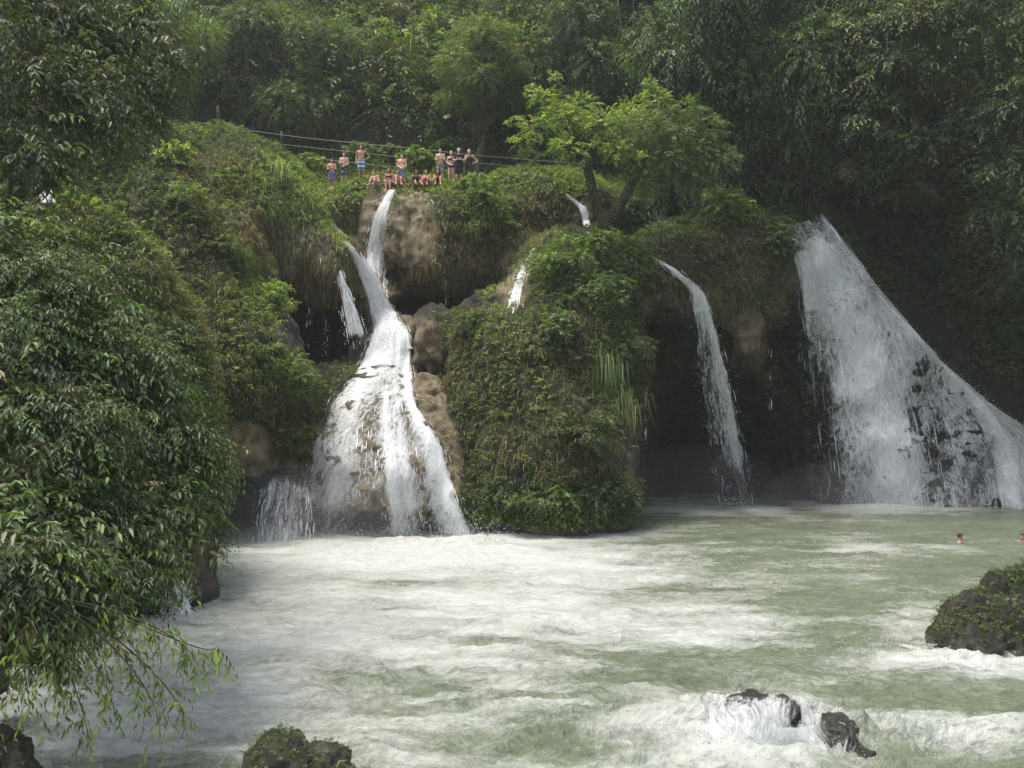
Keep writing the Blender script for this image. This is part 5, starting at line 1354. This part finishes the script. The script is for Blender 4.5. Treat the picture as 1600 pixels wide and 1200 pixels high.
    def hp(x_, y_, z_): return hd + np.array([x_ * math.cos(ht) - y_ * math.sin(ht), x_ * math.sin(ht) + y_ * math.cos(ht), z_])
    f.ell(hp(0, .01, .03), (.076, .094, .098), .03); f.ell(hp(0, -.03, -.045), (.052, .058, .062), .04)
    f.cap(hp(0, -.088, .02), hp(0, -.106, -.018), .010, .014, .012)
    for sg in (-1, 1):
        f.ell(hp(sg * .078, .012, .0), (.012, .022, .032), .006)
        f.ell(hp(sg * .031, -.094, .022), (.017, .014, .011), .012, cut=True)
    f.ell(hp(0, -.098, -.052), (.022, .012, .004), .006, cut=True)
    def out(fl, name, mats, sm=True):
        V, Q, vn = fl.mesh(name)
        return link(name, make_mesh(name, V, [Q], True), mats, root)
    out(f, 'body', skin(*sk))
    # hair
    f = Field(hd - np.array([.2, .2, .62]), hd + np.array([.2, .25, .2]), .0125)
    f.ell(hp(0, .022, .045), (.090, .102, .098), .02)
    f.ell(hp(0, -.095, -.045), (.085, .085, .105), .02, cut=True)
    if hair[1] == 'long':
        for o_ in (-.06, -.02, .02, .06): f.cap(hp(o_, .07, .02), hp(o_ * 1.5, .10, -.30 - .1 * rng.uniform()), .045, .022, .03)
        for sg in (-1, 1): f.cap(hp(sg * .075, .02, .0), hp(sg * .115, -.03, -.32), .028, .018, .03)
    elif hair[1] == 'bun': f.ell(hp(0, .115, .07), (.05, .05, .05), .02)
    out(f, 'hair', HAIRC[hair[0]])
    tdir = norm(J['chest'] - J['waist'])
    for garment, mat in wear:
        f = Field(lo, hi, .0125)
        if garment in ('shorts', 'trunks', 'bikini_bottom'):
            for sg in (-1, 1):
                f.cap(J['waist'] * .75 + J['pel'] * .25 + bx * .055 * sg, J['pel'] + bx * .078 * sg, .10, .122, .05)
            if garment != 'bikini_bottom':
                fr = .82 if garment == 'shorts' else .5
                for nm in 'lr':
                    e = J['hip' + nm] * (1 - fr) + J['kn' + nm] * fr
                    f.cap(J['hip' + nm], e, .112, .098, .04)
            f.plane(J['pel'] + tdir * (.07 if garment != 'bikini_bottom' else .03), -tdir)
            if garment == 'bikini_bottom': f.plane(J['pel'] - tdir * .09, tdir)
        elif garment in ('t_shirt', 'tank_top', 'swimsuit'):
            for sg in (-1, 1):
                f.cap(J['chest'] + bx * .078 * sg * tw, J['waist'] + bx * .062 * sg * tw, .115, .105, .06)
                f.cap(J['waist'] + bx * .062 * sg * tw, J['pel'] + bx * .078 * sg, .105, .122, .06)
            if female:
                for sg in (-1, 1): f.ell(J['chest'] + np.array([sg * .075, -.10, -.03]), (.07, .065, .07), .04)
            if garment == 't_shirt':
                f.cap(J['shl'], J['shr'], .074, .074, .05)
                for nm in 'lr': f.cap(J['sh' + nm], J['sh' + nm] * .45 + J['el' + nm] * .55, .068, .062, .03)
            else:
                for sg in (-1, 1): f.cap(J['chest'] + bx * .085 * sg + tdir * .0, J['neck'] + bx * .075 * sg - tdir * .03, .075, .062, .03)
            f.plane(J['pel'] - tdir * (.04 if garment != 'swimsuit' else .1), tdir)
        elif garment == 'bikini_top':
            for sg in (-1, 1):
                f.cap(J['chest'] + bx * .075 * sg * tw, J['waist'] + bx * .052 * sg * tw, .108, .095, .05); f.ell(J['chest'] + np.array([sg * .075, -.10, -.03]), (.064, .06, .064), .04)
            f.plane(J['chest'] + tdir * .02, -tdir); f.plane(J['chest'] - tdir * .08, tdir)
        out(f, garment, CL[mat])
    return root

G = 50.6
FEET = {518.5: 285, 537.5: 284, 564.5: 282, 628: 294, 608: 291}
person(518.5, G, 'barefoot young man at the left end in violet check swim shorts, arms folded', arms=('folded', 'folded'), sk=S_RED, wear=[('shorts', 'violet')], s=.93, head_turn=.2)
person(537.5, G, 'pale young man, second from left, in navy patterned swim shorts, arms folded', arms=('clasp', 'folded'), sk=S_PALE, wear=[('shorts', 'navy')], s=.97, rz=.1)
person(564.5, G, 'tallest bare chested man in blue and white striped shorts, one hand on his hip', arms=('hip', 'down'), sk=S_TAN, wear=[('shorts', 'stripe')], s=1.06, rz=.15, head_turn=-.2)
person(628, 49.2, 'bare chested man standing alone among the sitters, hands together, slate blue shorts', arms=('clasp', 'clasp'), sk=S_PALE, wear=[('shorts', 'slate')], s=.98, hair=('brown', 'short'))
person(590, 48.9, 'pale bather sitting at the left of the row, bending forward over the knees', 'knees', ('knee', 'knee'), S_PALE, ('brown', 'short'), [('trunks', 'greyprint')], .95, rz=-.5, lean=.45)
person(608, 48.4, 'woman with long brown hair sitting at the lip of the white curtain, legs hanging', 'dangle', ('lap', 'lap'), S_RED, ('brown', 'long'), [('bikini_top', 'maroon'), ('bikini_bottom', 'maroon')], .97, lean=.15, female=True)
person(621, 48.3, 'bather in dark swimwear sitting with knees drawn up in front of the lone standing man', 'knees', ('knee', 'lap'), S_RED, ('dark', 'short'), [('trunks', 'black')], .97, rz=.25, lean=.3)
person(650, 48.6, 'woman with long dark hair sitting straight in a dark swimsuit', 'stretch', ('lap', 'back'), S_DARK, ('dark', 'long'), [('swimsuit', 'black')], .97, rz=.3, lean=.05, female=True)
person(668, 48.6, 'bare backed sitter leaning left beside the woman with long dark hair', 'knees', ('knee', 'knee'), S_RED, ('brown', 'bun'), [('bikini_top', 'black'), ('bikini_bottom', 'black')], .97, rz=-.2, lean=.35, female=True)
person(684, 48.6, 'sitter at the right end of the row in a dark top, elbows on knees', 'knees', ('chin', 'knee'), S_TAN, ('dark', 'long'), [('tank_top', 'black'), ('trunks', 'charcoal')], .97, rz=.1, lean=.3, female=True)
person(688, 50.4, 'bare chested man at the left of the right hand group, arms folded, grey print shorts', arms=('folded', 'folded'), sk=S_PALE, wear=[('shorts', 'greyprint')], s=.98, hair=('brown', 'short'))
person(705, 50.4, 'slim woman in a black bikini with hands clasped before her chest', arms=('chin', 'clasp'), sk=S_PALE, hair=('blond', 'bun'), wear=[('bikini_top', 'black'), ('bikini_bottom', 'black')], s=.95, female=True)
person(717, 50.6, 'blond person all in black t shirt and shorts behind the woman in bikini', arms=('folded', 'folded'), sk=S_PALE, hair=('blond', 'short'), wear=[('t_shirt', 'black'), ('shorts', 'black')], s=1.03)
person(733, 50.5, 'woman at the right end in dark tank top and shorts, hand on hip', arms=('hip', 'chin'), sk=S_PALE, hair=('blond', 'bun'), wear=[('tank_top', 'charcoal'), ('shorts', 'charcoal')], s=1.0, rz=-.1, female=True)
person(1500, 36.3, 'dark haired swimmer with head and shoulders out of the green water', arms=('down', 'down'), sk=S_RED, wear=[('trunks', 'black')], s=1.0, z=-1.41, rz=.9, group='swimmers in the river')
person(1597, 36.8, 'swimmer at the right edge of the view, only the head above water', arms=('down', 'down'), sk=S_TAN, wear=[('trunks', 'navy')], s=1.0, z=-1.48, rz=-.6, group='swimmers in the river')
print('people', round(time.time() - T0, 1))

# ------------------------------------------------------------------ wire fence behind the people
M_WIRE = plain('galvanised_wire', (.26, .26, .25), .5, .2, 3)
FD = 53.0
fence = empty('wire_fence', P(340, 240, FD), 'three strand wire fence with thin posts behind the bathers', 'fence')
FB = P(340, 240, FD)
for poly in ([(300, 190), (390, 204), (480, 216), (665, 234), (747, 243), (880, 254), (912, 257)], [(300, 207), (380, 219), (480, 230), (630, 246), (747, 255), (880, 266), (905, 268)], [(300, 221), (330, 225), (480, 246), (615, 261), (747, 271), (880, 280), (910, 281)]):
    pl = resample(poly, 60); a = Acc(); tube(a, np.array([P(x_, y_, FD) for x_, y_ in pl]) - FB, .015, 5)
    link('wire', a.mesh('wire', True), M_WIRE, fence)
for px, pt in ((340, 165), (440, 205), (747, 232), (908, 250)):
    t = P(px, pt, FD + .12); g = min(ground_z(t[0], t[1]), t[2] - .8)
    a = Acc(); m = 9; pp = np.linspace(0, 1, m)[:, None] * (t - np.array([t[0], t[1], g - .3])) + np.array([t[0], t[1], g - .3]) - FB
    pp[:, 0] += rng.normal(0, .015, m); tube(a, pp, .065, 7); link('post', a.mesh('post', True), M_BARK, fence)
HAZE = 0.0006
# ------------------------------------------------------------------ camera, light, sky
cd = bpy.data.cameras.new('camera'); cam = bpy.data.objects.new('camera', cd); COL.objects.link(cam)
cam.location = CAM; cam.rotation_euler = (math.radians(90), 0, 0)
cd.sensor_width = 36; cd.lens = 36 * F / 1600; cd.clip_end = 600; cd.clip_start = 0.1
scene.camera = cam
sv = Vector((-0.27, -0.06, 0.95)).normalized()
el = math.asin(sv.z); az = math.atan2(sv.x, sv.y)
w = bpy.data.worlds.new('World'); scene.world = w; w.use_nodes = True
nt = w.node_tree; bg = nt.nodes['Background']
sky = nt.nodes.new('ShaderNodeTexSky'); sky.sky_type = 'NISHITA'; sky.sun_disc = False
sky.sun_elevation = el; sky.sun_rotation = az; sky.air_density = 1.0; sky.dust_density = 2.5
hs = nt.nodes.new('ShaderNodeHueSaturation'); hs.inputs['Saturation'].default_value = 0.45
nt.links.new(sky.outputs[0], hs.inputs['Color']); nt.links.new(hs.outputs[0], bg.inputs[0]); bg.inputs[1].default_value = 0.15
sd = bpy.data.lights.new('sun', 'SUN'); sd.energy = 2.4; sd.angle = math.radians(24); sd.color = (1.0, 0.95, 0.86)
so = bpy.data.objects.new('sun', sd); COL.objects.link(so); so.location = (-30, 0, 60)
so.rotation_euler = sv.to_track_quat('Z', 'Y').to_euler()
scene.view_settings.view_transform = 'Standard'; scene.view_settings.look = 'None'; scene.view_settings.gamma = 1
scene.view_settings.exposure = 1.0
cy = scene.cycles
cy.max_bounces = 5; cy.diffuse_bounces = 3; cy.glossy_bounces = 2; cy.transmission_bounces = 3; cy.transparent_max_bounces = 14
cy.caustics_reflective = False; cy.caustics_refractive = False
cy.sample_clamp_indirect = 6
cy.use_adaptive_sampling = True; cy.adaptive_threshold = 0.02
cy.use_denoising = True
scene.render.use_persistent_data = False
print('built in', round(time.time() - T0, 1))

# ------------------------------------------------------------------ moist air
hb_ = np.array([[x, y, z] for x in (-120, 120) for y in (-45, 145) for z in (-2.4, 75)], float)
hq = np.array([[0, 1, 3, 2], [4, 6, 7, 5], [0, 4, 5, 1], [2, 3, 7, 6], [0, 2, 6, 4], [1, 5, 7, 3]])
hm, nt = new_mat('moist_air')
pv = N(nt, 'ShaderNodeVolumePrincipled'); pv.inputs['Color'].default_value = (.9, .94, .96, 1); pv.inputs['Density'].default_value = HAZE; pv.inputs['Anisotropy'].default_value = 0.3
o = N(nt, 'ShaderNodeOutputMaterial'); L(nt, pv.outputs[0], o.inputs['Volume'])
hz = link('haze', make_mesh('haze', hb_, [hq]), hm); tag(hz, 'thin moist haze filling the gorge', 'haze', kind='stuff')
cy.volume_bounces = 0

def mist(label, c, r, dens):
    u = np.linspace(0, math.pi, 25); v_ = np.linspace(0, 2 * math.pi, 41)
    U_, V_ = np.meshgrid(u, v_, indexing='ij')
    pts = np.stack([np.sin(U_) * np.cos(V_), np.sin(U_) * np.sin(V_), np.cos(U_)], -1).reshape(-1, 3) * np.array(r)
    m_, nt = new_mat('fall_mist'); pv = N(nt, 'ShaderNodeVolumePrincipled'); pv.inputs['Color'].default_value = (.95, .96, .97, 1); pv.inputs['Density'].default_value = dens
    o = N(nt, 'ShaderNodeOutputMaterial'); L(nt, pv.outputs[0], o.inputs['Volume'])
    o = link('mist', make_mesh('mist', pts, [gridquads(25, 41)]), m_, loc=c); tag(o, label, 'mist', kind='stuff')
mist('faint mist at the foot of the left cascade', P(450, 815, 36.4), (5.2, 1.6, 2.2), .05)
mist('faint mist at the foot of the right fall', P(1370, 770, 46.4), (5.5, 1.6, 1.8), .05)
mist('faint mist in the cave mouth behind the slender fall', P(1090, 770, 45.6), (4.0, 1.6, 2.4), .03)
